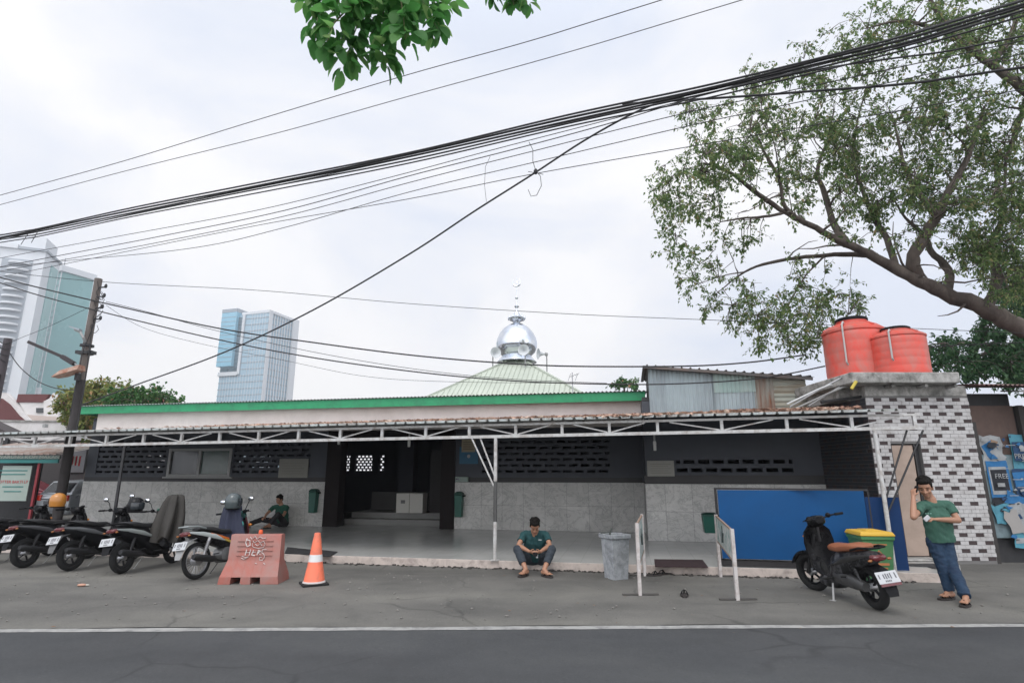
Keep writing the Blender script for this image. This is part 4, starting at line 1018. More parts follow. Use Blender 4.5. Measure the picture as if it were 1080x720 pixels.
def spray(V_, F_, tw, base, c, rad, nl, r, L_=.095, droop=.5, asp=.27):
    """a twig from base to c carrying side twigs with leaves"""
    mid = base.lerp(c, .55)+V((0, 0, .12*(c-base).length))
    tw.tube([base, mid, c], [.012, .008, .004], 4, cap=False)
    ns = 4
    for k in range(ns):
        a = base.lerp(c, .55+.45*(k+1)/ns); e = a+rvec(r)*rad*r.uniform(.5, 1.1)+V((0, 0, -.15*rad))
        tw.tube([a, e], [.005, .003], 3, cap=False)
        for j in range(int(nl/ns)):
            u = r.uniform(.15, 1.1); p = a.lerp(e, u)+rvec(r)*rad*.12
            d = ((e-a).normalized()*.5+rvec(r)*.8+V((0, 0, -droop))).normalized()
            n = (V((0, 0, 1))+rvec(r)*.7).normalized()
            LL = L_*r.uniform(.6, 1.25); leaf(V_, F_, p, d, n, LL, LL*asp)
def mesh_obj(name, V_, F_, m, parent):
    me = bpy.data.meshes.new(name); me.from_pydata(V_, [], F_); me.materials.append(m); me.update()
    o = bpy.data.objects.new(name, me); COL.objects.link(o); o.parent = parent
    return o
def build_tree(t, limbs, blobs, lm_, seed, L_=.095, rad=.33, nl=44, yj=1.4, asp=.27, sub=0):
    r = random.Random(seed)
    Mi = PM[t.name].inverted()
    tk = MB(); nodes = []
    for lb in limbs:
        pts = [Mi@(P(q[0], q[1], q[2]) if len(q) == 4 else V(q[0])) for q in lb]; rs = [q[-1] for q in lb]
        # resample with a little crookedness
        o_p, o_r = [], []
        for i in range(len(pts)-1):
            p0, p1, p2, p3 = pts[max(0, i-1)], pts[i], pts[i+1], pts[min(len(pts)-1, i+2)]
            for k in range(4):
                u = k/4; q = .5*((2*p1)+(p2-p0)*u+(2*p0-5*p1+4*p2-p3)*u*u+(3*p1-p0-3*p2+p3)*u**3)
                rr = rs[i]+(rs[i+1]-rs[i])*u
                o_p.append(q+rvec(r)*rr*.22*(0 if i+k == 0 else 1)); o_r.append(rr*r.uniform(.93, 1.07))
        o_p.append(pts[-1]); o_r.append(rs[-1])
        tk.tube(o_p, o_r, 9)
        nodes += [(p, q) for p, q in zip(o_p, o_r) if q < .3]
        if len(lb[0]) == 2 and len(lb) < 5: continue
        for p, q in list(zip(o_p, o_r))[6:]:
            if q < .2 and r.random() < sub:
                d_ = (rvec(r)*.9+V((0, -.1, .55))).normalized(); e = p; bp = [p]; L0 = r.uniform(.5, 1.5)
                for k in range(4): d_ = (d_+rvec(r)*.35).normalized(); e = e+d_*L0/4; bp.append(e)
                r0 = min(.035, q*.55); tk.tube(bp, [r0, r0*.8, r0*.62, r0*.45, r0*.25], 6); nodes += [(b_, r0*.5) for b_ in bp[2:]]
    tk.build('trunk', bark, t, ang=180)
    V_, F_, tw = [], [], MB()
    ctrs = []
    for (px, py, Y, rx, ry, n) in blobs:
        for k in range(n):
            while True:
                a, b = r.uniform(-1, 1), r.uniform(-1, 1)
                if a*a+b*b < 1: break
            ctrs.append(Mi@P(px+a*rx, py+b*ry, Y+r.gauss(0, yj*.5)))
    # branchlets: each spray hangs from the nearest wood, first through an intermediate branch
    nn = len(nodes); NA = np.zeros((nn+2*len(ctrs)+4, 3)); NR = np.zeros(len(NA)); NA[:nn] = [tuple(q[0]) for q in nodes]; NR[:nn] = [q[1] for q in nodes]
    for c in ctrs:
        bi = int(np.argmin(np.linalg.norm(NA[:nn]-np.array(c), axis=1)-NR[:nn]*1.2)); best = (V(NA[bi]), float(NR[bi]))
        b = best[0]; d = (c-b).length
        if d > .9:
            pth = [b.lerp(c, u)+V((r.gauss(0, .05), r.gauss(0, .05), .12*math.sin(u*3.1)*d*.6)) for u in (0, .25, .5, .75)]
            rr = min(.035, .012+.008*d, best[1]*.8)
            tw.tube(pth, [rr, rr*.8, rr*.6, rr*.45], 5, cap=False); b = pth[-1]
            NA[nn], NR[nn], NA[nn+1], NR[nn+1] = pth[2], rr*.6, pth[3], rr*.45; nn += 2
        spray(V_, F_, tw, b, c, rad*r.uniform(.75, 1.25), int(nl*r.uniform(.6, 1.3)), r, L_, asp=asp)
    tw.build('twigs', bark, t, ang=180)
    mesh_obj('crown', V_, F_, lm_, t)
big = thing('street_tree', 'large spreading street tree with leaning trunk and sparse green crown over the red tanks', 'tree', (15.2, 13.5, 0))
Yt = 13.5
big_limbs = [
 [(V((15.2, 13.5, -.1)), .62), (V((15.0, 13.5, 1.2)), .5), (V((14.3, 13.5, 3.0)), .36), (1112, 362, Yt, .25), (1070, 341, Yt, .215), (1030, 323, Yt, .195), (985, 304, Yt, .165), (958, 290, Yt, .145), (925, 272, Yt, .115), (890, 256, Yt-.2, .09), (860, 240, Yt-.3, .07), (830, 225, Yt-.5, .055), (800, 205, Yt-.6, .06), (770, 182, Yt-.7, .04), (742, 172, Yt-.8, .018)],
 [(968, 293, Yt, .17), (962, 274, Yt-.2, .15), (975, 250, Yt-.4, .13), (988, 228, Yt-.6, .11), (1002, 200, Yt-.8, .09), (1018, 172, Yt-.9, .07), (1030, 140, Yt-1, .05), (1038, 112, Yt-1, .025)],
 [(988, 228, Yt-.6, .09), (970, 205, Yt-.5, .07), (955, 180, Yt-.4, .05), (948, 150, Yt-.4, .035), (940, 120, Yt-.4, .015)],
 [(893, 258, Yt-.2, .10), (878, 232, Yt+.2, .085), (870, 205, Yt+.4, .07), (862, 180, Yt+.5, .05), (872, 150, Yt+.6, .035), (880, 115, Yt+.7, .015)],
 [(925, 270, Yt, .075), (890, 268, Yt+.3, .06), (850, 271, Yt+.5, .05), (812, 277, Yt+.6, .04), (785, 287, Yt+.6, .028), (760, 306, Yt+.6, .012)],
 [(850, 236, Yt-.4, .07), (828, 218, Yt-.6, .05), (822, 190, Yt-.7, .04), (806, 160, Yt-.8, .03), (790, 140, Yt-.8, .012)],
 [(945, 282, Yt, .09), (935, 252, Yt+.4, .08), (920, 225, Yt+.5, .065), (908, 195, Yt+.6, .05), (900, 165, Yt+.6, .04), (905, 125, Yt+.6, .025), (915, 90, Yt+.6, .012)],
 [(1000, 312, Yt, .12), (1000, 285, Yt+.5, .10), (982, 265, Yt+.6, .08), (975, 248, Yt+.7, .06), (955, 230, Yt+.8, .035), (940, 205, Yt+.9, .015)],
 [(1040, 327, Yt, .14), (1052, 295, Yt+.6, .11), (1046, 262, Yt+.8, .09), (1058, 225, Yt+.9, .06), (1050, 190, Yt+.9, .03)],
 [(830, 223, Yt-.5, .045), (812, 228, Yt-.5, .035), (785, 230, Yt-.6, .025), (760, 234, Yt-.7, .012)],
 [(870, 270, Yt+.4, .03), (850, 290, Yt+.3, .02), (835, 315, Yt+.2, .015), (820, 340, Yt+.2, .008)],
 [(785, 287, Yt+.6, .02), (765, 290, Yt+.7, .014), (735, 300, Yt+.7, .008)],
 [(V((15.0, 13.5, 1.2)), .35), (V((14.9, 13.0, 4.5)), .32), (1150, 200, 12.6, .2), (1110, 122, 12.3, .13), (1078, 93, 12.2, .11), (1045, 68, 12.1, .09), (1012, 42, 12, .07), (992, 18, 11.9, .05), (972, -18, 11.8, .04)],
 [(1045, 68, 12.1, .09), (1065, 40, 12.4, .07), (1072, 10, 12.5, .05), (1060, -30, 12.6, .03)],
 [(1012, 42, 12, .07), (985, 30, 12.2, .05), (950, 22, 12.3, .035), (915, 30, 12.4, .015)],
 [(1085, 96, 12.2, .08), (1075, 130, 12.6, .06), (1062, 165, 12.8, .04), (1060, 200, 12.9, .02)]]
Yb = 13.3
big_blobs = [(x, y, Yb+dy, rx, ry, n) for x, y, dy, rx, ry, n in [
 (703, 203, -.6, 22, 32, 8), (738, 190, -.7, 34, 42, 20), (765, 172, -.8, 30, 26, 22), (742, 130, -.6, 28, 34, 8), (790, 135, -.7, 36, 36, 18), (800, 85, -.4, 24, 20, 8), (838, 108, -.4, 40, 40, 22), (880, 66, 0, 40, 40, 16), (930, 40, -.8, 40, 40, 20), (985, 36, -1, 45, 42, 26), (1045, 30, -1, 42, 42, 28),
 (860, 160, .2, 45, 36, 28), (900, 130, .5, 40, 40, 24), (950, 108, 0, 45, 40, 26), (1000, 120, -.5, 45, 45, 32), (1052, 130, -.6, 38, 50, 30), (910, 190, .4, 45, 34, 30), (955, 180, 0, 45, 40, 32), (1002, 190, -.3, 45, 40, 32), (828, 198, -.4, 35, 24, 12), (718, 248, -.3, 22, 28, 7), (735, 290, .5, 32, 32, 9), (772, 318, .5, 32, 28, 10), (808, 338, .3, 34, 30, 15), (850, 342, .3, 34, 30, 20), (848, 300, .3, 38, 28, 9), (888, 312, .2, 28, 22, 8), (1050, 238, .3, 42, 36, 40), (1060, 190, 0, 34, 38, 26), (1032, 268, .4, 36, 28, 22), (1068, 285, .4, 26, 34, 26), (782, 255, 0, 34, 26, 6), (960, 230, .4, 40, 28, 14), (902, 232, .3, 28, 20, 6), (1090, 60, -1, 25, 60, 22), (1095, 220, .2, 20, 80, 24)]]
build_tree(big, big_limbs, [(a, b, c, d, e, int(f*1.75)+1) for a, b, c, d, e, f in big_blobs], leaf1, 5, .095, .37, 50, 1.5, .27, .30)
dk = thing('dark_tree', 'dark leafy tree showing low behind the brick outbuilding roof and red tanks', 'tree', (19.5, 19.5, 0))
dl = [[(V((19.5, 19.5, -.1)), .3), (V((19.4, 19.5, 3)), .24), (1085, 378, 19.5, .16), (1050, 366, 19.5, .10), (1020, 362, 19.3, .06), (992, 364, 19.2, .03)], [(1085, 378, 19.5, .1), (1070, 350, 19.5, .08), (1062, 330, 19.4, .04)], [(1050, 366, 19.5, .06), (1025, 380, 19.3, .04), (1000, 388, 19.2, .02)]]
build_tree(dk, dl, [(1000, 365, 19.3, 32, 14, 12), (1015, 380, 19.3, 30, 14, 14), (1045, 372, 19.4, 34, 20, 26), (1075, 385, 19.4, 30, 22, 26), (1075, 350, 19.4, 22, 22, 16), (1040, 392, 19.3, 40, 10, 16), (985, 385, 19.2, 14, 12, 6), (1062, 322, 19.4, 24, 20, 22), (1072, 300, 19.4, 16, 22, 18), (1095, 340, 19.4, 20, 60, 40), (1050, 345, 19.4, 24, 14, 14)], leaf2, 9, .15, .42, 60, 1.6, .33)
# bushy trees at the left
def bush(name, label, px, py, Y, blobs, lm_, seed, L_=.16):
    p = P(px, py, Y); t = thing(name, label, 'tree', (p.x, Y, 0))
    z = p.z
    lbs = [[(V((p.x, Y, -.1)), .16), (V((p.x+.1, Y, z*.5)), .13), (V((p.x, Y, z)), .06)]]
    for (bx_, by_, bY, rx, ry, n) in blobs: lbs.append([(V((p.x+.05, Y, z*.6)), .06), (bx_, by_+4, bY, .02)])
    build_tree(t, lbs, blobs, lm_, seed, L_, .42, 52, 1.5, .36)
bush('flowering_tree', 'bushy yellow green tree with orange blossom behind the utility pole', 105, 415, 25, [(75, 425, 25, 16, 14, 16), (95, 412, 25, 20, 13, 24), (120, 412, 25.4, 22, 11, 26), (80, 442, 25, 16, 12, 18), (100, 432, 25, 20, 14, 24), (93, 452, 25, 12, 10, 10)], leaf4, 21)
bush('green_tree', 'dense deep green round tree showing above the left end of the fascia', 140, 418, 23.5, [(120, 424, 23.4, 16, 8, 16), (145, 418, 23.4, 25, 10, 34), (140, 428, 23.2, 32, 8, 26), (172, 420, 23.6, 14, 8, 12), (185, 426, 23.8, 6, 5, 3)], leaf5, 22)
bush('distant_tree', 'small hazy treetop just above the green fascia beside the rooftop shed', 658, 404, 40, [(650, 406, 40, 8, 4, 5), (662, 403, 40, 10, 5, 8), (672, 407, 40, 5, 4, 3)], leaf5, 23, .2)
# foreground leafy branches hanging in from above
def big_leaf(V_, F_, c, d, n, L_, w_):
    s_ = d.cross(n).normalized(); n = s_.cross(d).normalized(); b = len(V_)
    us = [(.0, .04), (.12, .5), (.32, .95), (.55, 1.0), (.78, .7), (.93, .28), (1.0, .02)]
    for u, w2 in us:
        m_ = c+d*(u*L_)-n*(L_*.16*u*u)
        V_ += [tuple(m_+s_*w_*w2+n*w_*w2*.35), tuple(m_), tuple(m_-s_*w_*w2+n*w_*w2*.35)]
    for k in range(len(us)-1):
        o_ = b+3*k; F_ += [(o_, o_+1, o_+4, o_+3), (o_+1, o_+2, o_+5, o_+4)]
def branch(label, stems, nl, seed, Lf, dens, wob):
    r = random.Random(seed)
    root_ = P(*stems[0][0]); t = thing('leafy_branch', label, 'branch', root_)
    Mi = PM[t.name].inverted(); mb = MB(); V_, F_ = [], []
    for st_ in stems:
        pts = [Mi@P(*q) for q in st_]
        mb.tube(pts, [.012*(1-.75*i/(len(pts)-1)) for i in range(len(pts))], 6)
        for i in range(len(pts)-1):
            seglen = (pts[i+1]-pts[i]).length
            for k in range(max(1, int(seglen*dens))):
                p = pts[i].lerp(pts[i+1], r.random())
                side = rvec(r); d = ((pts[i+1]-pts[i]).normalized()*.35+side*.9+V((0, 0, -.45))).normalized()
                p = p+side*wob*r.random()
                n = (V((0, -.3, 1))+rvec(r)*.65).normalized()
                LL = Lf*r.uniform(.65, 1.2); big_leaf(V_, F_, p, d, n, LL, LL*r.uniform(.26, .34))
    mb.build('stem', M('green_stem', (.12, .13, .05), .7), t)
    o = mesh_obj('foliage', V_, F_, leaf3, t); o.data.shade_smooth()
branch('green leafy branch hanging into view at the top with large drooping leaves', [
  [(400, -70, 4.0), (395, -30, 4.0), (385, 5, 4.0), (372, 40, 3.95), (362, 72, 3.9)], [(400, -70, 4.0), (405, -20, 4.05), (404, 20, 4.05), (403, 50, 4.0), (405, 72, 4.0)],
  [(400, -70, 4.0), (370, -40, 3.9), (345, -8, 3.9), (335, 20, 3.85), (332, 45, 3.85)], [(400, -70, 4.0), (430, -30, 4.1), (445, 0, 4.1), (455, 20, 4.1), (465, 36, 4.1)],
  [(370, -40, 3.9), (340, -20, 3.8), (322, 2, 3.8)], [(400, -70, 4.0), (420, -20, 3.8), (425, 15, 3.8), (428, 44, 3.8)], [(395, -30, 4.0), (380, -5, 3.8), (352, 25, 3.75), (345, 45, 3.75)], [(405, -20, 4.05), (430, -8, 4.2), (460, 0, 4.2), (472, 8, 4.2)]], 60, 31, .14, 105, .10)
branch('small leafy sprig peeking in at the top edge, right of the bigger branch', [[(530, -60, 4.4), (535, -25, 4.4), (540, -2, 4.4), (542, 6, 4.4)], [(530, -60, 4.4), (520, -20, 4.4), (518, -2, 4.4)], [(535, -25, 4.4), (552, -6, 4.4), (556, 4, 4.4)]], 60, 33, .11, 120, .05)
# ---------------------------------------------------------------- motorbikes
def sring(x, zc, hw, hh, n=16, p=2.6, y=0, tilt=0):
    out = []
    for k in range(n):
        a = 2*math.pi*k/n; c, s = math.cos(a), math.sin(a)
        yy = hw*math.copysign(abs(c)**(2/p), c); zz = hh*math.copysign(abs(s)**(2/p), s)
        out.append(V((x+tilt*zz, y+yy, zc+zz)))
    return out
def sloft(mb, secs, mi=0, p=2.6, n=16):
    return mb.loft([sring(q[0], q[1], q[2], q[3], n, p, q[4] if len(q) > 4 else 0, q[5] if len(q) > 5 else 0) for q in secs], mi)
RXW = Matrix.Rotation(math.pi/2, 3, 'X')
plate_ink = M('plate_ink', (.12, .12, .13), .6)
def wheel(t, name, c, R, wd, spokes, tm=rubber, rm=None, steer=0):
    c = V(c); rm = rm or dark_metal
    Ms = Matrix.Rotation(steer, 3, 'Z')@RXW
    w = MB().lathe([(.02, -wd*.8), (.045, -wd*.7), (.05, 0), (.045, wd*.7), (.02, wd*.8)], 14, c, 0, Ms).build(name, alu, t)
    MB().torus(c, R-wd*.62, wd*.62, Ms, 40, 10).build('tyre', tm, w)
    mb = MB().torus(c, R-wd*1.25, wd*.30, Ms, 40, 8)
    for k in range(spokes):
        a = 2*math.pi*k/spokes; d = Ms@V((math.cos(a), math.sin(a), 0)); o = Ms@V((0, 0, wd*.3*(1 if k % 2 else -1) if spokes > 10 else 0))
        if spokes > 10: mb.tube([c+d*.04+o, c+d*(R-wd*1.2)], .0032, 4)
        else: mb.bar(c+d*.03, c+d*(R-wd*1.2), .028, .018)
    if spokes > 10: mb.tube([c+Ms@V((0, 0, -wd)), c+Ms@V((0, 0, wd))], .075, 16)
    mb.build('rim', rm, w)
    return w
def arcfender(mb, c, R, wd, a0, a1, n=14, steer=0):
    c = V(c); rows = []; Mz = Matrix.Rotation(steer, 3, 'Z')
    for i in range(n):
        a = a0+(a1-a0)*i/(n-1); rows.append([c+Mz@V((math.cos(a)*(R-.03*(abs(q) > .9)), q*wd, math.sin(a)*(R-.03*(abs(q) > .9)))) for q in (-1, -.85, -.4, 0, .4, .85, 1)])
    mb.sheet(rows); return mb
def motorbike(label, rear, rz, style, pal, lean=-.12, steer=.0, group='motorbikes parked along the porch', mirrors=True, scale=.95, dz=-.03):
    hx, hy = math.cos(rz), math.sin(rz)
    loc = (rear[0]+.62*hx, rear[1]+.62*hy, 0.0)
    t = thing('motorbike', label, 'motorbike', loc, rz, group); t.rotation_euler = (lean, 0, rz); t.scale = (scale,)*3
    B_, S_, A_m = pal['body'], pal.get('side', pal['body']), pal.get('accent', pal['body'])
    scoot = style == 'scooter'
    R = .265 if scoot else .295; wd = .085 if scoot else .055
    fx = .63; hp = V((.34, 0, .98)) if scoot else V((.33, 0, .97))
    st = Matrix.Rotation(steer, 3, 'Z')
    wheel(t, 'rear_wheel', (-.62, 0, R), R, wd, 5 if scoot else 28, rm=pal.get('rim'))
    pv = V((.40, 0, 0)); fc = pv+st@V((fx-.40, 0, R))
    wheel(t, 'front_wheel', fc, R, wd*.9, 5 if scoot else 28, rm=pal.get('rim'), steer=steer)
    mb = MB()
    for y in (-.085, .085):
        top = pv+st@V((-.02, y*.9, .80)); bt_ = pv+st@V((fx-.40, y, R)); mb.tube([top, bt_], [.022, .026], 8)
    mb.tube([pv+V((-.03, 0, .70)), hp], .025, 8); mb.build('front_fork', pal.get('fork', dark_metal), t)
    arcfender(MB(), fc, R+.035, .075, 2.5, .35, 14, steer).build('front_fender', B_, t)
    # handlebar, switches, levers
    mb = MB()
    def hb(q): return hp+st@V(q)
    mb.tube([hb((-.16, .35, .06)), hb((-.10, .22, .055)), hb((0, .10, .02)), hb((0, -.10, .02)), hb((-.10, -.22, .055)), hb((-.16, -.35, .06))], .012, 8)
    for s in (-1, 1):
        mb.tube([hb((-.13, s*.25, .058)), hb((-.165, s*.36, .06))], .019, 8); mb.tube([hb((-.03, s*.2, .05)), hb((-.09, s*.34, .045))], .007, 6)
        mb.ell(hb((-.06, s*.19, .055)), (.045, .035, .035), None, 8, 6)
    mb.build('handlebar', black_plastic, t)
    if mirrors:
        for s in (-1, 1):
            o = MB().tube([hb((-.06, s*.19, .07)), hb((-.04, s*.25, .20)), hb((-.06, s*.30, .25))], .007, 6).ell(hb((-.05, s*.32, .27)), (.018, .065, .042), None, 12, 8).build('mirror', black_plastic, t)
            MB().ell(hb((-.063, s*.32, .27)), (.008, .057, .035), None, 12, 6).build('mirror_glass', M('mirror_glass', (.8, .82, .85), .05, 1, .02), o)
    # front cowl, headlight, instrument
    mb = MB(); sloft(mb, [(.24, 1.0, .06, .04), (.28, .99, .11, .07), (.36, .97, .125, .085), (.43, .95, .09, .075), (.46, .94, .05, .045)])
    cw = mb.build('front_cowl', B_, t)
    MB().ell((.455, 0, .95), (.03, .075, .05), None, 14, 8).build('headlight', M('headlight_glass', (.6, .62, .65), .06, .3, .05), cw)
    MB().ell((.265, 0, 1.035), (.05, .075, .018), Matrix.Rotation(.5, 3, 'Y'), 14, 6).build('instrument_panel', pal.get('dash', glass_d), cw)
    # leg shield
    mb = MB(); rows = []
    for z, x, w_ in ((.26, .34, .10), (.34, .385, .165), (.5, .40, .20 if scoot else .17), (.7, .40, .215 if scoot else .175), (.84, .40, .19 if scoot else .14), (.93, .41, .10)):
        rows.append([V((x+.10*(1-(q*q)), q*w_, z)) for q in (-1, -.7, -.35, 0, .35, .7, 1)]+[V((x+.06*(1-q*q)-.03, q*w_*.97, z)) for q in (1, .7, .35, 0, -.35, -.7, -1)])
    mb.loft(rows); mb.build('leg_shield', pal.get('shield', B_), t)
    for s in (-1, 1): MB().ell((.46, s*.13, .78), (.03, .05, .025), None, 10, 6).build('indicator', amber_lens, t)
    # body
    mb = MB()
    if scoot:
        sloft(mb, [(-.90, .80, .03, .02), (-.84, .77, .085, .055), (-.66, .72, .135, .10), (-.42, .66, .155, .15), (-.18, .58, .155, .20), (.0, .48, .13, .22), (.1, .36, .12, .12), (.24, .30, .13, .06), (.38, .32, .12, .07)], p=2.9)
    else:
        sloft(mb, [(-.88, .79, .03, .02), (-.80, .76, .075, .05), (-.60, .71, .11, .085), (-.34, .645, .115, .10), (-.08, .565, .10, .115), (.14, .48, .085, .11), (.28, .46, .07, .12), (.40, .52, .06, .16)], p=2.7)
    mb.build('body_panel', S_, t)
    mb = MB()
    for s in (-1, 1):
        sloft(mb, [(-.86, .79, .012, .012, s*.075), (-.60, .745, .018, .035, s*(.135 if scoot else .108)), (-.34, .68, .018, .04, s*(.158 if scoot else .118)), (-.10, .60, .014, .02, s*(.152 if scoot else .10)), (.02, .56, .008, .006, s*(.14 if scoot else .095))], n=10)
    mb.build('side_trim', A_m, t)
    mb = MB()
    if scoot: sloft(mb, [(-.74, .865, .06, .02), (-.66, .865, .12, .045), (-.45, .84, .145, .055), (-.22, .80, .14, .05), (-.02, .795, .115, .05), (.07, .785, .07, .03)], p=2.8)
    else: sloft(mb, [(-.66, .83, .07, .02), (-.58, .835, .11, .04), (-.38, .81, .125, .045), (-.16, .75, .115, .045), (.04, .735, .095, .04), (.12, .70, .05, .03)], p=2.8)
    mb.build('seat', pal.get('seat', M('black_seat_vinyl', (.018, .018, .019), .55, 0, .2, 8)), t)
    mb = MB()
    for s in (-1, 1): mb.tube([V((-.56, s*.13, .83)), V((-.74, s*.13, .875)), V((-.90, s*.10, .885)), V((-.93, 0, .885))], .014, 8)
    mb.build('grab_rail', pal.get('rail', black_plastic), t)
    tl = MB(); sloft(tl, [(-.925, .765, .05, .02), (-.91, .765, .085, .035), (-.86, .77, .10, .04)]); tl.build('tail_light', red_lens, t)
    for s in (-1, 1): MB().ell((-.90, s*.12, .745), (.02, .028, .016), None, 10, 6).build('indicator', M('dull_amber_lens', (.25, .09, .02), .25), t)
    mb = MB(); mb.loft([[V((x, q*w_, z)) for q in (-1, 0, 1)]+[V((x-.008, q*w_, z-.01)) for q in (1, 0, -1)] for x, z, w_ in ((-.70, .70, .09), (-.86, .66, .09), (-.94, .56, .085), (-.985, .45, .07), (-1.0, .40, .055))])
    mb.build('rear_fender', pal.get('fender', black_plastic), t)
    Mp = Matrix.Rotation(.45, 3, 'Y')
    pc = V((-.965, 0, .60))
    mb = MB().box(pc, (.006, .26, .135), 0, 0, Mp)
    for k in range(8):
        if k in (1, 6): continue
        mb.box(pc+Mp@V((-.005, .10-.028*k, .012)), (.003, .014, .05+.012*(k % 2)), 0, 1, Mp)
    for k in range(4): mb.box(pc+Mp@V((-.005, .04-.02*k, -.042)), (.003, .012, .02), 0, 1, Mp)
    pl = mb.build('license_plate', [white_pl, plate_ink], t)
    if pal.get('redstrip'): MB().box(pc+Mp@V((.0, 0, -.085)), (.01, .25, .03), 0, 0, Mp).build('reflector', red_lens, pl)
    # engine, swing arm, shocks, exhaust
    mb = MB()
    if scoot: sloft(mb, [(-.66, .28, .05, .05, .10), (-.5, .30, .06, .075, .11), (-.25, .31, .065, .085, .10), (-.02, .31, .07, .08, .07), (.06, .32, .06, .06, .04)])
    else:
        MXc = Matrix.Rotation(math.pi/2, 3, 'Y')
        mb.lathe([(.05, -.02), (.085, 0), (.085, .12), (.07, .15), (.085, .16), (.085, .18), (.07, .19), (.085, .20), (.085, .22), (.06, .25)], 16, (.02, 0, .34), 0, MXc)
        mb.lathe([(.05, -.12), (.13, -.1), (.13, .1), (.05, .12)], 18, (-.05, 0, .32), 0, RXW)
        mb.bar((-.1, .05, .31), (-.62, .07, .30), .03, .05)
    mb.build('engine', pal.get('engine', M('engine_alloy', (.10, .10, .10), .5, .6, .3, 10)), t)
    for s in (-1, 1):
        mb = MB(); a, b = V((-.60, s*.11, R+.03)), V((-.47, s*.12, .64))
        mb.tube([a, a.lerp(b, .4)], .016, 8); mb.tube([a.lerp(b, .35), b], .026, 8)
        for k in range(6): mb.torus(a.lerp(b, .40+.08*k), .030, .006, (b-a).to_track_quat('Z', 'Y').to_matrix(), 12, 5)
        mb.build('rear_shock', (alu if pal.get('decal') else dark_metal), t)
    mb = MB().tube([(.12, -.06, .26), (.10, -.12, .2), (-.05, -.15, .20), (-.30, -.16, .25), (-.42, -.165, .28)], .018, 8).tube([(-.38, -.165, .272), (-.46, -.167, .29), (-.80, -.17, .36), (-.86, -.17, .372)], [.03, .052, .055, .04], 12)
    mb.build('exhaust', pal.get('exhaust', dark_metal), t)
    MB().bar((.02, .14, .22), (-.08, .24, -.005+.24*math.tan(-lean)), .022, .014).bar((-.10, .22, .24*math.tan(-lean)), (-.04, .27, .25*math.tan(-lean)), .03, .01).build('side_stand', steel_g if scoot else dark_metal, t)
    for s in (-1, 1):
        MB().tube([(-.02, s*.08, .30), (-.02, s*.27, .30)], .014, 6).build('foot_peg', rubber, t); MB().tube([(-.35, s*.1, .36), (-.36, s*.22, .37)], .011, 6).build('foot_peg', rubber, t)
    if dz:
        for ch in t.children:
            if ch.name.split('.')[0] in ('body_panel', 'side_trim', 'seat', 'grab_rail', 'tail_light', 'indicator') and (ch.name[:9] != 'indicator' or min(v.co.x for v in ch.data.vertices) < 0): ch.location.z += dz
            if ch.name.split('.')[0] in ('license_plate', 'rear_fender'): ch.location.z += dz*1.35
    if pal.get('decal'):
        mb = MB(); mb2 = MB()
        for s in (-1, 1):
            sloft(mb, [(-.44, .69, .006, .030, s*.122), (-.20, .62, .006, .032, s*.116), (-.02, .575, .006, .02, s*.108)], n=8)
            sloft(mb2, [(-.12, .585, .006, .022, s*.113), (.10, .50, .006, .024, s*.10), (.26, .455, .006, .012, s*.085)], n=8)
        mb.build('orange_decal', M('orange_decal', (.55, .13, .02), .4), t); mb2.build('yellow_decal', M('yellow_decal', (.45, .33, .06), .4), t)
        MB().ell((.30, .0, .80), (.05, .14, .09), None, 12, 8).build('teal_cowl', M('teal_gloss', (.01, .30, .26), .25, 0, .1, 5, coat=.5), t)
    return t
blk = dict(body=black_gloss, side=black_plastic)
HD = 1.32
b0 = motorbike('dark motorbike furthest to the left, half cut off by the edge of the picture', (-9.75, 11.15), HD, 'scooter', dict(blk), mirrors=False)
b0b = motorbike('black motorbike carrying the orange helmet, plate facing the road', (-8.70, 10.75), HD, 'scooter', dict(blk, accent=M('silver_trim', (.10, .10, .105), .4, .5)), mirrors=False)
b1 = motorbike('black motorbike with thin silver trim and a black helmet hung on its mirror', (-7.63, 10.42), HD, 'scooter', dict(blk, accent=M('grey_trim', (.16, .165, .17), .4, .5), fender=M('grey_fender', (.10, .10, .10), .5)))
b2 = motorbike('black motorbike with grey and green striped tail under a draped raincoat', (-6.55, 10.14), HD+.1, 'scooter', dict(blk, accent=M('pale_stripe', (.24, .26, .25), .4), dash=M('green_dash', (.02, .2, .13), .3)))
b3 = motorbike('motorbike with white, teal and orange striped tail and spoked rear wheel behind the barrier', (-5.02, 9.61), HD-.05, 'underbone', dict(body=M('teal_dark_paint', (.008, .06, .055), .2, 0, .1, 6, coat=.5), side=black_gloss, shield=M('dark_maroon', (.06, .008, .012), .3, coat=.4), accent=M('white_stripe', (.42, .46, .45), .35), rim=alu, fender=M('pale_fender', (.26, .26, .26), .5), decal=True, engine=M('bright_engine', (.2, .2, .2), .45, .7), rail=M('silver_rail', (.3, .33, .33), .4, .6)))
br_ = motorbike('black scooter with tan leather seat beside the green wheelie bin', (4.50, 7.55), 1.60, 'scooter', dict(body=black_gloss, side=M('patterned_black_panel', (.009, .009, .010), .35, 0, .5, 9, (.16, .16, .17), .2, 9, spec=.2), accent=M('dark_trim', (.03, .03, .03), .3), seat=M('tan_leather', (.27, .095, .045), .5, 0, .12, 5), rail=black_plastic, redstrip=True, rim=black_plastic), -.13, .35, mirrors=False, scale=1.0, dz=-.12)
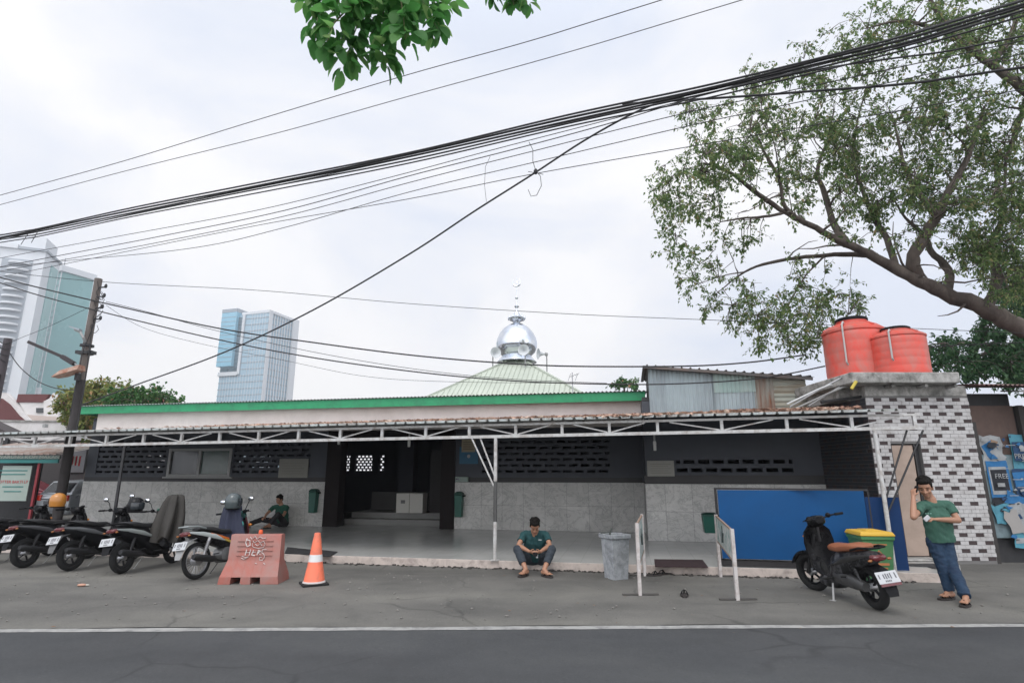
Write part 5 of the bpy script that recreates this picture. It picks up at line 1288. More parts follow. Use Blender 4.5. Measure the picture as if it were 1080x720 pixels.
# helmets and covers
def helmet(label, c, rz, m, vis):
    t = thing('helmet', label, 'helmet', c, rz, 'helmets hung on the motorbikes')
    MB().lathe([(.10, -.12), (.125, -.10), (.138, -.02), (.135, .05), (.11, .11), (.06, .145), (.005, .155)], 22).build('shell', m, t)
    mb = MB(); rows = []
    for z, r in ((-.06, .145), (-.02, .15), (.03, .148), (.06, .14)):
        rows.append([V((r*math.cos(a), r*math.sin(a), z)) for a in np.linspace(-1.15, 1.15, 12)])
    mb.sheet(rows); mb.build('visor', vis, t)
    MB().torus((0, 0, -.11), .108, .014, None, 20, 6).build('rim_trim', black_plastic, t)
helmet('orange yellow half helmet hanging on the leftmost motorbike mirrors', P(61, 528, 11.6), 2.5, M('orange_helmet_paint', (.42, .17, .025), .3, 0, .1, 5, coat=.4), glass_d)
helmet('plain black helmet resting on a motorbike mirror in front of the marble wall', P(143, 533, 11.05), -.4, black_gloss, glass_d)
helmet('dark grey helmet on top of the navy jacket on the striped motorbike', P(246, 529, 10.35), .6, M('grey_helmet_paint', (.05, .065, .068), .3, 0, .1, 5, coat=.4), glass_d)
def drape(name, label, cat, cols, m, lab_g=None, vox=.014):
    """cloth hanging in folds: rows of (centre, half width, half depth), folded outline"""
    c0 = V(cols[0][0]); t = thing(name, label, cat, c0)
    mb = MB(); rings = []; n = 40; rr = random.Random(len(cols)*7+3)
    ph = [rr.uniform(0, 6) for _ in range(4)]
    for i, (c, hw, hd) in enumerate(cols):
        u = i/(len(cols)-1); c = V(c)-c0; ring = []
        for k in range(n):
            a = 2*math.pi*k/n; f = 1+(.08+u*.24)*math.sin(5*a+ph[0])+(.05+u*.14)*math.sin(9*a+ph[1]+u*2)+.05*math.sin(14*a+ph[3])
            ring.append(c+V((hw*math.cos(a)*f, hd*math.sin(a)*f, .02*math.sin(4*a+ph[2])*u*3)))
        rings.append(ring)
    mb.loft(rings); mb.build('cloth', m, t, ang=80)
    return t
def C(px, py, Y): return P(px, py, Y)
drape('raincoat', 'brownish grey raincoat draped over the front of a black motorbike', 'raincoat', [(C(187, 521, 10.9), .06, .08), (C(186, 523, 10.9), .13, .13), (C(184, 530, 10.9), .17, .15), (C(181, 543, 10.85), .21, .18), (C(178, 556, 10.8), .22, .2), (C(175, 568, 10.75), .21, .2)], M('raincoat_cloth', (.024, .021, .017), .7, 0, .15, 4))
drape('jacket', 'navy blue jacket hung over the handlebar of the striped motorbike', 'jacket', [(C(247, 531, 10.45), .07, .07), (C(246, 534, 10.45), .13, .11), (C(245, 545, 10.42), .15, .13), (C(245, 558, 10.4), .17, .14), (C(246, 572, 10.35), .19, .15)], M('navy_cloth', (.018, .022, .045), .8, 0, .2, 5))

# ---------------------------------------------------------------- barrier, cone, bins, signs
q = G(268, 613)
bar = thing('water_barrier', 'faded red plastic road barrier with white spray painted graffiti', 'barrier', (q.x, q.y, 0), .03); bar.scale = (.76, .88, .88)
bar_m = M('faded_red_plastic', (.33, .105, .08), .65, 0, .1, 2, (.27, .165, .145), .6, 2.2)
hw_b = .52
mb = MB()
prof = [(-.27, .0), (-.27, .12), (-.255, .14), (-.13, .35), (-.115, .38), (-.085, .78), (-.07, .80), (.07, .80), (.085, .78), (.115, .38), (.13, .35), (.255, .14), (.27, .12), (.27, 0)]
def bslab(x0, x1, pr): mb.loft([[V((x, y, z)) for y, z in pr] for x in (x0, x1)])
prof_n = [(-.27, .115), (-.27, .12), (-.255, .14), (-.13, .35), (-.115, .38), (-.085, .78), (-.07, .80), (.07, .80), (.085, .78), (.115, .38), (.13, .35), (.255, .14), (.27, .12), (.27, .115)]
xsb = [-.60, -.36, -.16, .04, .24, .60]
# side taper like the photograph: wider foot
def taper(v): return V((v.x*(1-.14*min(1, v.z/.4)-.02*max(0, v.z-.4)), v.y, v.z))
for i in range(5): bslab(xsb[i], xsb[i+1], prof if i % 2 == 0 else prof_n)
for z in (.45, .53, .61, .69):
    y = -.115+.03*(z-.38)/.4-.004
    mb.bar((-.42, y, z), (.42, y, z), .02, .016)
mb.v = [tuple(taper(V(v))) for v in mb.v]
mb.build('barrier_shell', bar_m, bar, bev=.012)
MB().lathe([(.035, .80), (.04, .81), (.04, .85), (.03, .87), (.001, .872)], 14, (.04, 0, 0)).build('filler_cap', M('orange_cap', (.75, .12, .04), .5), bar)
gr = M('white_spray_paint', (.55, .50, .48), .9, 0, .1, 30)
def yb(z): return -.122+.03*(z-.38)/.4 if z > .36 else -.13-.125*(.35-z)/.21-.006
def gstroke(pts, r=.008):
    q = []
    for i in range(len(pts)-1):
        for k in range(5):
            u = k/5; q.append((pts[i][0]+(pts[i+1][0]-pts[i][0])*u, pts[i][1]+(pts[i+1][1]-pts[i][1])*u))
    q.append(pts[-1]); return [V((x, yb(z)-.004, z)) for x, z in q]
gs = [[(-.18, .74), (-.2, .66), (-.16, .60), (-.1, .62), (-.12, .7), (-.2, .72)], [(-.12, .76), (-.08, .72), (-.02, .77), (.02, .72), (.08, .76), (.14, .73), (.2, .74)], [(-.06, .70), (-.02, .66), (.04, .70), (.10, .66), (.16, .69), (.2, .64), (.17, .58), (.08, .57), (.0, .58), (-.05, .6), (-.06, .66)], [(.0, .64), (.05, .61), (.10, .65), (.14, .61)],
      [(-.16, .55), (-.18, .45)], [(-.08, .55), (-.10, .45)], [(-.17, .50), (-.09, .50)], [(-.02, .54), (-.05, .46), (.02, .45)], [(-.03, .50), (.03, .51)], [(.06, .46), (.08, .54), (.12, .52), (.07, .50), (.13, .46)], [(.24, .55), (.16, .55), (.15, .50), (.20, .47), (.22, .42), (.18, .37), (.12, .38), (.12, .42), (.16, .42)], [(-.24, .44), (-.16, .42), (-.10, .43), (-.2, .39), (-.25, .41)], [(.22, .33), (.26, .31)], [(.05, .33), (.09, .32)]]
mb = MB()
for g in gs: mb.tube(gstroke(g), .010, 5, sq=.5)
mb.build('graffiti', gr, bar)
q = G(331, 616)
cone = thing('traffic_cone', 'bright orange traffic cone with white sleeve on black square base', 'cone', (q.x, q.y, 0), .5)
cm = M('cone_orange', (.85, .19, .10), .5, 0, .06, 3, (.5, .16, .10), .25, 5)
MB().lathe([(.16, .03), (.155, .05), (.105, .33)], 26).lathe([(.0905, .43), (.065, .62), (.05, .70), (.046, .74), (.03, .745), (.02, .70)], 26).build('cone_body', cm, cone)
MB().lathe([(.1055, .33), (.092, .432)], 26).build('white_sleeve', M('reflective_white', (.66, .66, .65), .4, 0, .08, 12), cone)
MB().bx((-.19, -.19, 0), (.19, .19, .03)).build('rubber_base', rubber, cone, bev=.01)
MB().lathe([(.165, .0305), (.17, .034), (.162, .052), (.157, .056)], 26).build('base_ring', M('dusty_white', (.5, .45, .43), .8), cone)
q = G(650, 611)
bn = thing('litter_bin', 'square grey speckled concrete litter bin standing before the porch step', 'bin', (q.x+.02, q.y+.1, 0), .42)
gm = M('speckled_concrete', (.33, .345, .36), .9, 0, .25, 14, (.16, .17, .18), .45, 9, .4, 50)
mb = MB(); o1 = [(.17, 0), (.20, .62), (.225, .63), (.225, .69), (.195, .70)]
def sq(h, z): return [V((x*h, y*h, z)) for x, y in ((-1, -1), (1, -1), (1, 1), (-1, 1))]
mb.loft([sq(.135, 0), sq(.165, .61), sq(.19, .62), sq(.19, .68), sq(.16, .68), sq(.155, .60), sq(.12, .06)])
mb.build('bin_body', gm, bn, bev=.008, smooth=False)
MB().bar((-.20, .1, .69), (.02, .1, .70), .02).tube([(-.03, .12, .55), (-.02, .1, .70), (0, .08, .76)], .015, 6).build('litter', M('litter', (.10, .11, .10), .8), bn)
post_m = M('white_post_paint', (.50, .47, .455), .55, 0, .08, 6, (.3, .24, .21), .3, 8)
board_m = bpy.data.materials.new('sign_board'); N, L, bs = nt(board_m)
vv = texco(N, L, 'Object', (1, 1, 1))
c_ = ramp(N, L, noise(N, L, 7, 5, .7, vv), [(.38, (.10, .26, .24)), (.47, (.36, .42, .40)), (.56, (.52, .52, .50))]); L.new(c_, bs.inputs['Base Color']); bs.inputs['Roughness'].default_value = .5
def sign_stand(label, a, b, h0, h1, bw_, emblem=True):
    """two posts with T feet and a board between them, running from ground point a (near) to b (far)"""
    a, b = V(a), V(b); t = thing('sign_stand', label, 'sign stand', ((a.x+b.x)/2, (a.y+b.y)/2, 0), 0, 'portable white sign stands')
    e = (b-a).normalized(); nrm = V((-e.y, e.x, 0)); up = V((0, 0, 1))
    for p, h in ((a, h0), (b, h1)):
        o = MB().bar(p, p+up*h, .045).build('post', post_m, t, True)
        MB().bar(p-V((.24, 0, -.012)), p+V((.26, .02, .012)), .045, .018).build('foot', M('foot_steel', (.07, .065, .06), .7), o, True)
    mid0 = a.lerp(b, .02); mid1 = b.lerp(a, .02)
    mb = MB(); z1a, z1b = h0-.02, h1-.02
    vs = []
    for q in (-.008, .008): vs += [mid0+nrm*q+up*(z1a-bw_), mid1+nrm*q+up*(z1b-bw_), mid1+nrm*q+up*z1b, mid0+nrm*q+up*z1a]
    mb.add(vs, [(0, 1, 2, 3), (4, 5, 6, 7), (0, 1, 5, 4), (1, 2, 6, 5), (2, 3, 7, 6), (3, 0, 4, 7)])
    bo = mb.build('board', board_m, t, True, smooth=False)
    mb = MB()
    for z in (0, -bw_): mb.bar(mid0+up*(z1a+z), mid1+up*(z1b+z), .025)
    mb.build('frame_rail', M('bronze_rail', (.28, .20, .15), .6), t, True)
    if emblem:
        for side in (-1, 1):
            c = a.lerp(b, .55)+nrm*side*.0100+up*((h0+h1)/2-.02-bw_*.5)
            mb = MB(); mb.bar(c+up*.14, c-up*.02, .06, .003); mb.bar(c+e*.12+up*.05, c-up*.10, .05, .003); mb.bar(c-e*.12+up*.05, c-up*.10, .05, .003)
            mb.build('emblem', M('dark_emblem', (.08, .10, .10), .6), bo, True, smooth=False)
    return t
sign_stand('white sign stand seen almost edge on, standing beside the grey litter bin', G(675, 627.5), G(680, 607), .95, .97, .55)
sign_stand('white sign stand with pale green board, nearer the blue board screen', G(778, 632.5), G(760, 608), .90, .97, .40)
q = G(928, 616)
wb = thing('wheelie_bin', 'green two wheeled rubbish bin with yellow lid behind the scooter', 'bin', (q.x-.06, q.y+.0, 0), -.12); wb.scale = (.86, .86, .84)
wg = M('green_bin_plastic', (.055, .20, .075), .5, 0, .12, 3, (.10, .19, .09), .35, 5)
mb = MB()
def rq(hx, hy, z, y0=0): return [V((x*hx, y*hy+y0, z)) for x, y in ((-1, -1), (1, -1), (1, 1), (-1, 1))]
mb.loft([rq(.20, .22, .05), rq(.255, .29, .78), rq(.275, .31, .79), rq(.275, .31, .85), rq(.25, .28, .85)])
mb.build('bin_body', wg, wb, bev=.015)
mb = MB(); mb.loft([rq(.285, .32, .853), rq(.285, .32, .875), rq(.26, .29, .925), rq(.2, .22, .935)]); mb.bx((-.13, -.2, .93), (.13, .15, .95)); mb.bar((-.2, .30, .87), (.2, .30, .87), .05)
mb.build('lid', M('yellow_lid_plastic', (.62, .38, .04), .5, 0, .08, 4), wb, bev=.012)
for s in (-1, 1): MB().lathe([(.02, -.03), (.09, -.025), (.095, 0), (.09, .025), (.02, .03)], 18, (s*.22, .23, .095), 0, Matrix.Rotation(math.pi/2, 3, 'Y')).build('wheel', rubber, wb)
om = M('orange_print', (.42, .16, .06), .7)
MB().bx((-.14, -.2855, .70), (.14, -.2825, .725)).bx((-.15, -.262, .36), (.15, -.259, .40)).bx((-.12, -.257, .30), (.12, -.254, .325)).build('printed_band', om, wb).rotation_euler = (0, 0, 0)
MB().prism([(0, .50), (.05, .56), (0, .62), (-.05, .56)], Matrix.Identity(4), -.285, -.268).prism([(0, .525), (.03, .56), (0, .595), (-.03, .56)], Matrix.Identity(4), -.288, -.27, 1).build('printed_emblem', [om, wg], wb)
# wall items on the mosque (each can be lifted off)
def onwall(px, py, t): q = Bst(px, py, t); return Bw(q.x, t, q.z), q
def wbox(name, label, cat, x0, y0, x1, y1, t, depth, parts):
    a, b = Bst(x0, y1, t), Bst(x1, y0, t)
    r = thing(name, label, cat, Bw((a.x+b.x)/2, t, a.z), -BA)
    w_, h_ = b.x-a.x, b.z-a.z
    parts(r, w_, h_, depth); return r
dgreen = M('dark_green_plastic', (.008, .085, .06), .45, 0, .15, 4)
def tall_bin(r, w, h, d):
    MB().loft([rq(w*.42, d*.42, 0, -d/2), rq(w*.5, d*.5, h*.86, -d/2)]).build('bin_body', dgreen, r, bev=.012)
    MB().loft([rq(w*.53, d*.53, h*.865, -d/2), rq(w*.5, d*.5, h*.93, -d/2), rq(w*.3, d*.3, h, -d/2)]).build('lid', M('green_lid', (.005, .05, .035), .4), r, bev=.01)
    MB().bx((w*.5, -d*.4, h*.80), (w*.72, -d*.1, h*.86)).build('hook', black_plastic, r)
wbox('wall_bin', 'tall slim dark green bin on the marble wall left of the entrance', 'bin', 328, 515, 337.5, 540, T-.02, .22, tall_bin)
wbox('wall_bin', 'tall slim dark green bin on the marble wall right of the entrance', 'bin', 481, 518, 489.5, 544.5, T-.02, .22, tall_bin)
wbox('wall_bin', 'small dark green bin hung on the wall beside the blue board screen', 'bin', 740.5, 540, 756, 560.5, 2.2, .3, tall_bin)
def board(m, ink):
    def f(r, w, h, d):
        o = MB().bx((-w/2, -d, 0), (w/2, 0, h)).build('panel', m, r, bev=.004)
        mb = MB()
        for k in range(5): mb.bx((-w*.38, -d-.003, h*(.2+.14*k)), (w*(.38-.1*(k % 2)), -d-.0005, h*(.2+.14*k)+.012))
        mb.build('faded_lines', ink, o)
    return f
ink1 = M('faded_ink', (.20, .19, .17), .9)
wbox('notice_board', 'pale paper notice on the dark wall left of the entrance', 'notice', 293.5, 483.5, 326, 503.5, T, .02, board(M('notice_grey', (.25, .245, .22), .85, 0, .08, 3), ink1))
wbox('notice_board', 'pale paper notice on the corner of the projecting wing wall', 'notice', 683, 485.5, 710.5, 502, TW-.02, .02, board(M('notice_beige', (.28, .275, .25), .85, 0, .08, 3), ink1))
wbox('notice_board', 'yellowed paper notice above the blue poster on the entrance pillar', 'notice', 487, 463, 501.5, 476.5, T, .025, board(M('yellowed_paper', (.34, .29, .20), .85, 0, .08, 3), M('dark_ink', (.07, .06, .05), .8)))
def poster_(r, w, h, d):
    MB().bx((-w/2, -d, 0), (w/2, 0, h)).build('panel', M('blue_poster', (.03, .12, .20), .6, 0, .3, 5), r)
    MB().ell((0, -d-.002, h*.45), (w*.09, .003, w*.09), None, 12, 6).build('emblem', pwhite, r)
wbox('wall_poster', 'small blue poster on the pillar just right of the entrance', 'poster', 484.5, 471, 504.5, 489, T, .015, poster_)
def meter(r, w, h, d):
    MB().bx((-w/2, -d, 0), (w/2, 0, h)).build('case', M('meter_case', (.24, .30, .27), .6), r, bev=.01)
    MB().bx((-w*.45, -d-.004, h*.35), (-w*.2, -d, h*.75)).build('dial_window', glass_d, r)
wbox('wall_box', 'small pale grey box fixed above the marble right of the entrance', 'box', 481, 502.5, 494.5, 508, T-.03, .1, meter)
# donation boxes in the hall
q = Bst(429.5, 539, 6.5); db = thing('donation_box', 'white two panel box standing on the entrance steps inside the dark hall', 'box', Bw(q.x, 6.95, .472), -BA)
bwm = M('cream_panel', (.50, .49, .45), .6, 0, .06, 3)
MB().bx((-.43, -.3, .0), (-.006, .1, .58)).build('cabinet', bwm, db, bev=.008); MB().bx((.006, -.3, .0), (.43, .1, .58)).build('cabinet', bwm, db, bev=.008)
MB().bx((-.28, -.304, .28), (-.14, -.301, .38)).build('printed_mark', M('mark_grey', (.14, .14, .14), .8), db)
# hanging tube lamps
def tube_lamp(px, py0, py1, t, label):
    q1 = Bst(px, py1, t); q0 = Bst(px, py0, t)
    r = thing('hanging_lamp', label, 'lamp', Bw(q0.x, t, q0.z), -BA, 'lamps hanging under the canopy')
    MB().tube([(0, 0, .16), (0, 0, 0)], .02, 10).build('socket', steel_g, r)
    MB().tube([(0, 0, 0), (0, 0, -.04), (0, 0, q1.z-q0.z)], [.03, .035, .03], 12).build('bulb', M('bulb_glass', (.62, .62, .60), .3), r)
    MB().tube([(0, 0, .16), (0, 0, .42)], .006, 5).build('cord', cable_m, r)
tube_lamp(690.3, 465, 475, 2.6, 'unlit white lamp bulb hanging in front of the wing wall')
tube_lamp(431.5, 464, 471, 2.6, 'unlit white lamp bulb hanging before the entrance at its upper right')
tube_lamp(357.5, 464, 468.5, 2.6, 'unlit white lamp bulb hanging before the entrance at its upper left')
# mats, sandals
def mat_(label, pts, m, z=FZ+.004):
    w_ = [G(x, y, z) for x, y in pts]; c = sum(w_, V((0, 0, 0)))/len(w_)
    o = MB().add([p-c+V((0, 0, h)) for h in (0, .012) for p in w_], [(0, 1, 2, 3), (4, 5, 6, 7), (0, 1, 5, 4), (1, 2, 6, 5), (2, 3, 7, 6), (3, 0, 4, 7)]).build('door_mat', m)
    o.location = c; tag(o, label, 'mat')
mat_('dark maroon mat lying along the porch edge by the blue screen', [(691, 597.5), (747, 598.5), (741, 590.5), (690, 590)], M('maroon_mat', (.035, .018, .020), .95, 0, .3, 12))
mat_('black mat lying on the porch edge behind the traffic cone', [(330, 586), (348, 587), (356, 582), (338, 580)], M('black_mat', (.016, .016, .017), .95, 0, .3, 12))
mat_('black mat lying on the porch behind the right end of the barrier', [(300, 583.5), (326, 585), (330, 580), (303, 577)], M('charcoal_mat', (.022, .022, .023), .95, 0, .3, 12))
sd_m = M('dark_sandal', (.03, .024, .022), .7, 0, .2, 9)
def sandal(t, at, rz, m=sd_m, name='sole', L_=.26):
    at = V(at); Mz = Matrix.Rotation(rz, 3, 'Z')
    def o(u): return .042+.012*math.sin(u*3.0)-.012*(u < .35)
    ring = []
    us = np.linspace(0, 1, 9)
    left = [(u*L_-L_*.42, o(u)*(1 if 0 < u < 1 else .6)) for u in us]; right = [(x, -y) for x, y in left][::-1]
    poly = left+right
    s = MB().loft([[at+Mz@V((x, y, z)) for x, y in poly] for z in (0.002, .024)]).build(name, m, t, True)
    mb = MB()
    mb.tube([at+Mz@V(q) for q in ((.0, .05, .02), (.03, .03, .06), (.06, 0, .075), (.03, -.03, .06), (.0, -.05, .02))], .011, 6, sq=.6); mb.tube([at+Mz@V(q) for q in ((.055, 0, .072), (.10, .005, .025))], .009, 6)
    mb.build('strap', black_plastic, s, True)
p = G(722, 628.5); t = thing('sandal', 'single dark sandal lying alone on the apron between the sign stands', 'sandal', p, 0, None)
sandal(t, p, 1.3)
p = G(688, 607); t = thing('sandal_pair', 'pair of dark sandals left at the foot of the porch step', 'sandals', p)
sandal(t, p, .1); sandal(t, p+V((.16, .1, 0)), .5)
p = G(86, 618); t = thing('litter_scrap', 'small orange white scrap of litter on the apron at the left', 'litter', p)
MB().ell((0, 0, .02), (.07, .04, .02), None, 8, 5).build('scrap', M('scrap_paper', (.45, .25, .18), .8), t); MB().ell((.06, .02, .015), (.04, .03, .015), None, 7, 4).build('wrapper', paper, t)
# dark half tyre ramp and stone by the door
p = G(972, 597, .1)+V((0, 0, .102)); p.z = .102; t = thing('rubber_ramp', 'dark half round rubber ramp lying on the ground below the outbuilding door', 'ramp', p)
MB().loft([[V((.42*math.cos(a), .28*math.sin(a), z)) for a in np.linspace(math.pi, 2*math.pi, 14)] for z in (0.002, .045)]).build('ramp', M('ramp_rubber', (.03, .03, .032), .8), t, bev=.01)

# ---------------------------------------------------------------- silver car on the side lane
car = thing('parked_car', 'silver hatchback with red tail lights on the lane beyond the mosque corner', 'car', (0, 0, 0), .55)
cc = P(60, 530, 20.6); car.location = (cc.x+.34, 22.37, 0); car.rotation_euler = (0, 0, 1.27)
silver = M('silver_car_paint', (.50, .53, .56), .3, .3, .04, 3, coat=.5)
def cring(x, z0, z1, hw, tum): return [V((x, y, z)) for y, z in ((-hw, z0), (-hw, z0+(z1-z0)*.6), (-hw*tum, z1), (hw*tum, z1), (hw, z0+(z1-z0)*.6), (hw, z0))]
mb = MB(); mb.loft([cring(-1.85, .35, .80, .74, .95), cring(-1.80, .28, .93, .80, .96), cring(-1.0, .25, .95, .83, .97), cring(.9, .25, .95, .83, .97), cring(1.6, .26, .80, .78, .94), cring(1.9, .34, .62, .66, .9)])
mb.build('car_body', silver, car, bev=.04)
mb = MB(); mb.loft([cring(-1.72, .93, .98, .76, .97), cring(-1.45, .93, 1.38, .76, .82), cring(-.2, .93, 1.44, .77, .82), cring(.35, .93, 1.38, .76, .82), cring(1.05, .93, .97, .74, .95)])
mb.build('cabin', silver, car, bev=.03)
mb = MB()
for s in (-1, 1):
    mb.add([V((-1.38, s*.775, .99)), V((-.4, s*.785, .99)), V((-.4, s*.672, 1.36)), V((-1.28, s*.668, 1.32))], [(0, 1, 2, 3)]); mb.add([V((-.32, s*.785, .99)), V((.75, s*.765, .99)), V((.30, s*.675, 1.33)), V((-.32, s*.672, 1.37))], [(0, 1, 2, 3)])
mb.add([V((-1.73, -.64, 1.0)), V((-1.73, .64, 1.0)), V((-1.49, .58, 1.33)), V((-1.49, -.58, 1.33))], [(0, 1, 2, 3)])
mb.build('window_glass', glass_d, car, smooth=False)
for s in (-1, 1): MB().bx((-1.875, s*.52, .72), (-1.80, s*.78, .92)).build('tail_light', M('tail_red', (.75, .05, .03), .2, 0, .05, 5, coat=.4), car, bev=.02)
MB().bx((-1.93, -.72, .36), (-1.82, .72, .56)).build('bumper', M('grey_bumper', (.16, .17, .18), .5), car, bev=.03)
MB().bx((-1.945, -.24, .60), (-1.86, .24, .72)).build('license_plate', M('plate_dark', (.10, .10, .11), .5), car)
for x in (-1.2, 1.2):
    for s in (-1, 1):
        w_ = MB().lathe([(.1, -.09), (.29, -.085), (.31, -.05), (.31, .05), (.29, .085), (.1, .09)], 26, (x, s*.76, .31), 0, RXW).build('wheel', rubber, car)
        mb = MB().lathe([(.02, 0), (.2, .0), (.21, .02)], 20, (x, s*.86, .31), 0, RXW)
        for k in range(7): a = k*2*math.pi/7; mb.bar((x, s*.868, .31), (x+.19*math.cos(a), s*.868, .31+.19*math.sin(a)), .035, .015)
        mb.build('hubcap', alu, w_)
rb = thing('parked_car', 'dark red car roof glimpsed behind the motorbikes beside the silver car', 'car', (P(24, 515, 24).x, 24.0, 0), .3)
mb = MB(); mb.loft([cring(-1.85, .35, .80, .74, .95), cring(-1.80, .28, .93, .80, .96), cring(.9, .25, .95, .83, .97), cring(1.6, .26, .80, .78, .94), cring(1.9, .34, .62, .66, .9)]); mb.build('car_body', M('dark_red_paint', (.25, .02, .04), .3, 0, .05, 3, coat=.4), rb, bev=.04)
mb = MB(); mb.loft([cring(-1.72, .93, .98, .76, .97), cring(-1.3, .93, 1.38, .76, .82), cring(.3, .93, 1.38, .76, .82), cring(1.05, .93, .97, .74, .95)]); mb.build('cabin', M('dark_red_roof', (.2, .02, .035), .3, 0, .05, 3, coat=.4), rb, bev=.03)
for x in (-1.2, 1.2):
    for s in (-1, 1): MB().lathe([(.1, -.09), (.29, -.085), (.31, -.05), (.31, .05), (.29, .085), (.1, .09)], 20, (x, s*.76, .31), 0, RXW).build('wheel', rubber, rb)
# ---------------------------------------------------------------- people
def basis(f, up=V((0, 0, 1))):
    f = V(f).normalized(); r = f.cross(up).normalized(); u = r.cross(f)
    return Matrix((r, f, u)).transposed()          # columns: right, forward, up
def hand(mb, w, d, n, L_=.165, curl=.5, thumb=1, spread=.1):
    """palm and five fingers; d along the hand, n out of the palm, thumb side = thumb * (d x n)"""
    d = V(d).normalized(); n = (V(n)-d*V(n).dot(d)).normalized(); s = d.cross(n)*thumb
    pl = L_*.50
    for k in range(4): mb.cap(w+d*.006+s*(.022-.014*k)*.7, w+d*pl+s*(.027-.018*k), .0155, .0125, 8)
    lens = [.80, .92, .86, .68]
    for k in range(4):
        p = w+d*pl+s*(.027-.018*k); a = 0; dd = (d+s*spread*(1.5-k)*.5).normalized(); seg = L_*.46*lens[k]
        for j, q in enumerate((.45, .32, .25)):
            a += curl*(.75 if j == 0 else .9); v = dd*math.cos(a)+n*math.sin(a)
            e = p+v*seg*q; mb.cap(p, e, .0098-.0009*j, .0092-.0009*j, 7); p = e
    p = w+d*.022+s*.022; v = (d*.55+s*.75+n*.35).normalized(); e = p+v*L_*.24; mb.cap(p, e, .0135, .0115, 7)
    v2 = (d*.8+s*.15+n*(.35+curl*.5)).normalized(); e2 = e+v2*L_*.17; mb.cap(e, e2, .011, .009, 7)
def foot(mb, ank, d, L_=.245):
    d = V(d); d.z = 0; d.normalize(); s = V((-d.y, d.x, 0)); a = V(ank); z0 = a.z-.075
    heel = V((a.x, a.y, z0+.034))-d*.045
    ball = V((a.x, a.y, z0+.026))+d*.12
    mb.cap(heel, ball+s*.018, .034, .026, 10); mb.cap(heel, ball-s*.018, .034, .024, 10); mb.cap(a, V((a.x, a.y, z0+.045))+d*.07, .038, .03, 10)
    for k in range(5):
        q = ball+s*(.036-.018*k)*1.0; mb.cap(q, q+d*(.055-.006*k), .0135 if k == 0 else .010, .010, 7)
def person(label, J, headf, headup, shirt_m, trou_m, loc, build=1.0, sleeve=.55, calf_bare=0, sandals=True, hands=None, vox=.010, shirt_low=None, hemd=.06, hs=1.06):
    """J: world joints head neck chest pelvis shL shR elL elR wrL wrR hipL hipR knL knR anL anR ftL ftR(directions)"""
    t = thing('person', label, 'person', loc)
    b = build
    mb = MB(); hb = basis(headf, V(headup))*hs; hc = V(J['head'])
    X = lambda x, y, z: hc+hb@V((x, y, z))
    mb.ell(X(0, -.008, .018), (.074, .092, .098), hb, 18, 12)          # cranium
    mb.ell(X(0, .022, -.045), (.058, .066, .068), hb, 16, 10)          # face
    mb.ell(X(0, .050, -.092), (.034, .034, .028), hb, 12, 8)           # chin
    mb.cap(X(0, .086, -.006), X(0, .102, -.040), .009, .015, 8)        # nose
    for s in (-1, 1):
        mb.ell(X(s*.017, .094, -.042), (.010, .010, .009), hb, 8, 6)
        mb.ell(X(s*.076, -.008, -.015), (.010, .022, .033), hb, 10, 8)   # ears
        mb.ell(X(s*.034, .070, .016), (.022, .014, .010), hb, 8, 6)   # brow
        mb.ell(X(s*.040, .058, -.038), (.024, .022, .020), hb, 8, 6)   # cheek
    mb.ell(X(0, .080, -.069), (.022, .012, .008), hb, 10, 6); mb.ell(X(0, .076, -.080), (.019, .012, .008), hb, 10, 6)
    nk, ch, pe = V(J['neck']), V(J['chest']), V(J['pelvis'])
    mb.cap(X(0, -.028, -.06), nk, .054*b, .060*b, 12)
    shL, shR = V(J['shL']), V(J['shR'])
    ax = (shL-shR).normalized(); fw = ax.cross(pe-nk).normalized()
    if fw.dot(V(headf)) < 0: fw = -fw
    mb.cap(nk, ch, .07*b, .10*b); mb.cap(ch, pe, .105*b, .11*b)
    mb.cap(shL.lerp(shR, .12), shR.lerp(shL, .12), .058*b)
    for s in 'LR':
        sh, el, wr = V(J['sh'+s]), V(J['el'+s]), V(J['wr'+s])
        mb.cap(sh, el, .050*b, .040*b); mb.cap(el, el.lerp(wr, .35), .040*b, .040*b); mb.cap(el.lerp(wr, .35), wr, .039*b, .026)
        hp_, kn, an = V(J['hip'+s]), V(J['kn'+s]), V(J['an'+s])
        mb.cap(hp_, kn, .080*b, .056*b); mb.cap(kn, kn.lerp(an, .35), .055*b, .056*b); mb.cap(kn.lerp(an, .35), an, .054*b, .036*b)
        foot(mb, an, J['ft'+s])
        if hands and s in hands: hand(mb, wr, *hands[s])
    body = mb.build('body', skin, t, True, remesh=vox*.75, sm=3)
    # eyes, brows, mouth
    mb = MB()
    for s in (-1, 1):
        mb.ell(X(s*.032, .083, -.006), (.011, .006, .0045), hb, 8, 6)
        mb.tube([X(s*.018, .090, .020), X(s*.034, .088, .025), X(s*.050, .078, .021)], .0042, 6)
    mb.build('eyebrows', hair_m, t, True)
    MB().tube([X(-.019, .086, -.0745), X(0, .0935, -.073), X(.019, .086, -.0745)], .0042, 6).build('mouth', M('lips', (.20, .08, .065), .5), t, True)
    # hair cap
    mb = MB()
    mb.ell(X(0, -.022, .040), (.083, .092, .092), hb, 18, 12); mb.ell(X(0, -.06, .0), (.070, .050, .075), hb, 14, 10); mb.ell(X(0, .052, .080), (.060, .036, .032), hb, 12, 8)
    rr = random.Random(len(label))
    for k in range(26):
        a = rr.uniform(0, 6.28); e = rr.uniform(.25, 1.4); mb.ell(X(.078*math.cos(a)*math.cos(e), -.02+.086*math.sin(a)*math.cos(e), .045+.084*math.sin(e)), (.022, .022, .018), hb, 7, 5)
    for s in (-1, 1): mb.ell(X(s*.074, .012, .02), (.010, .020, .034), hb, 8, 6)
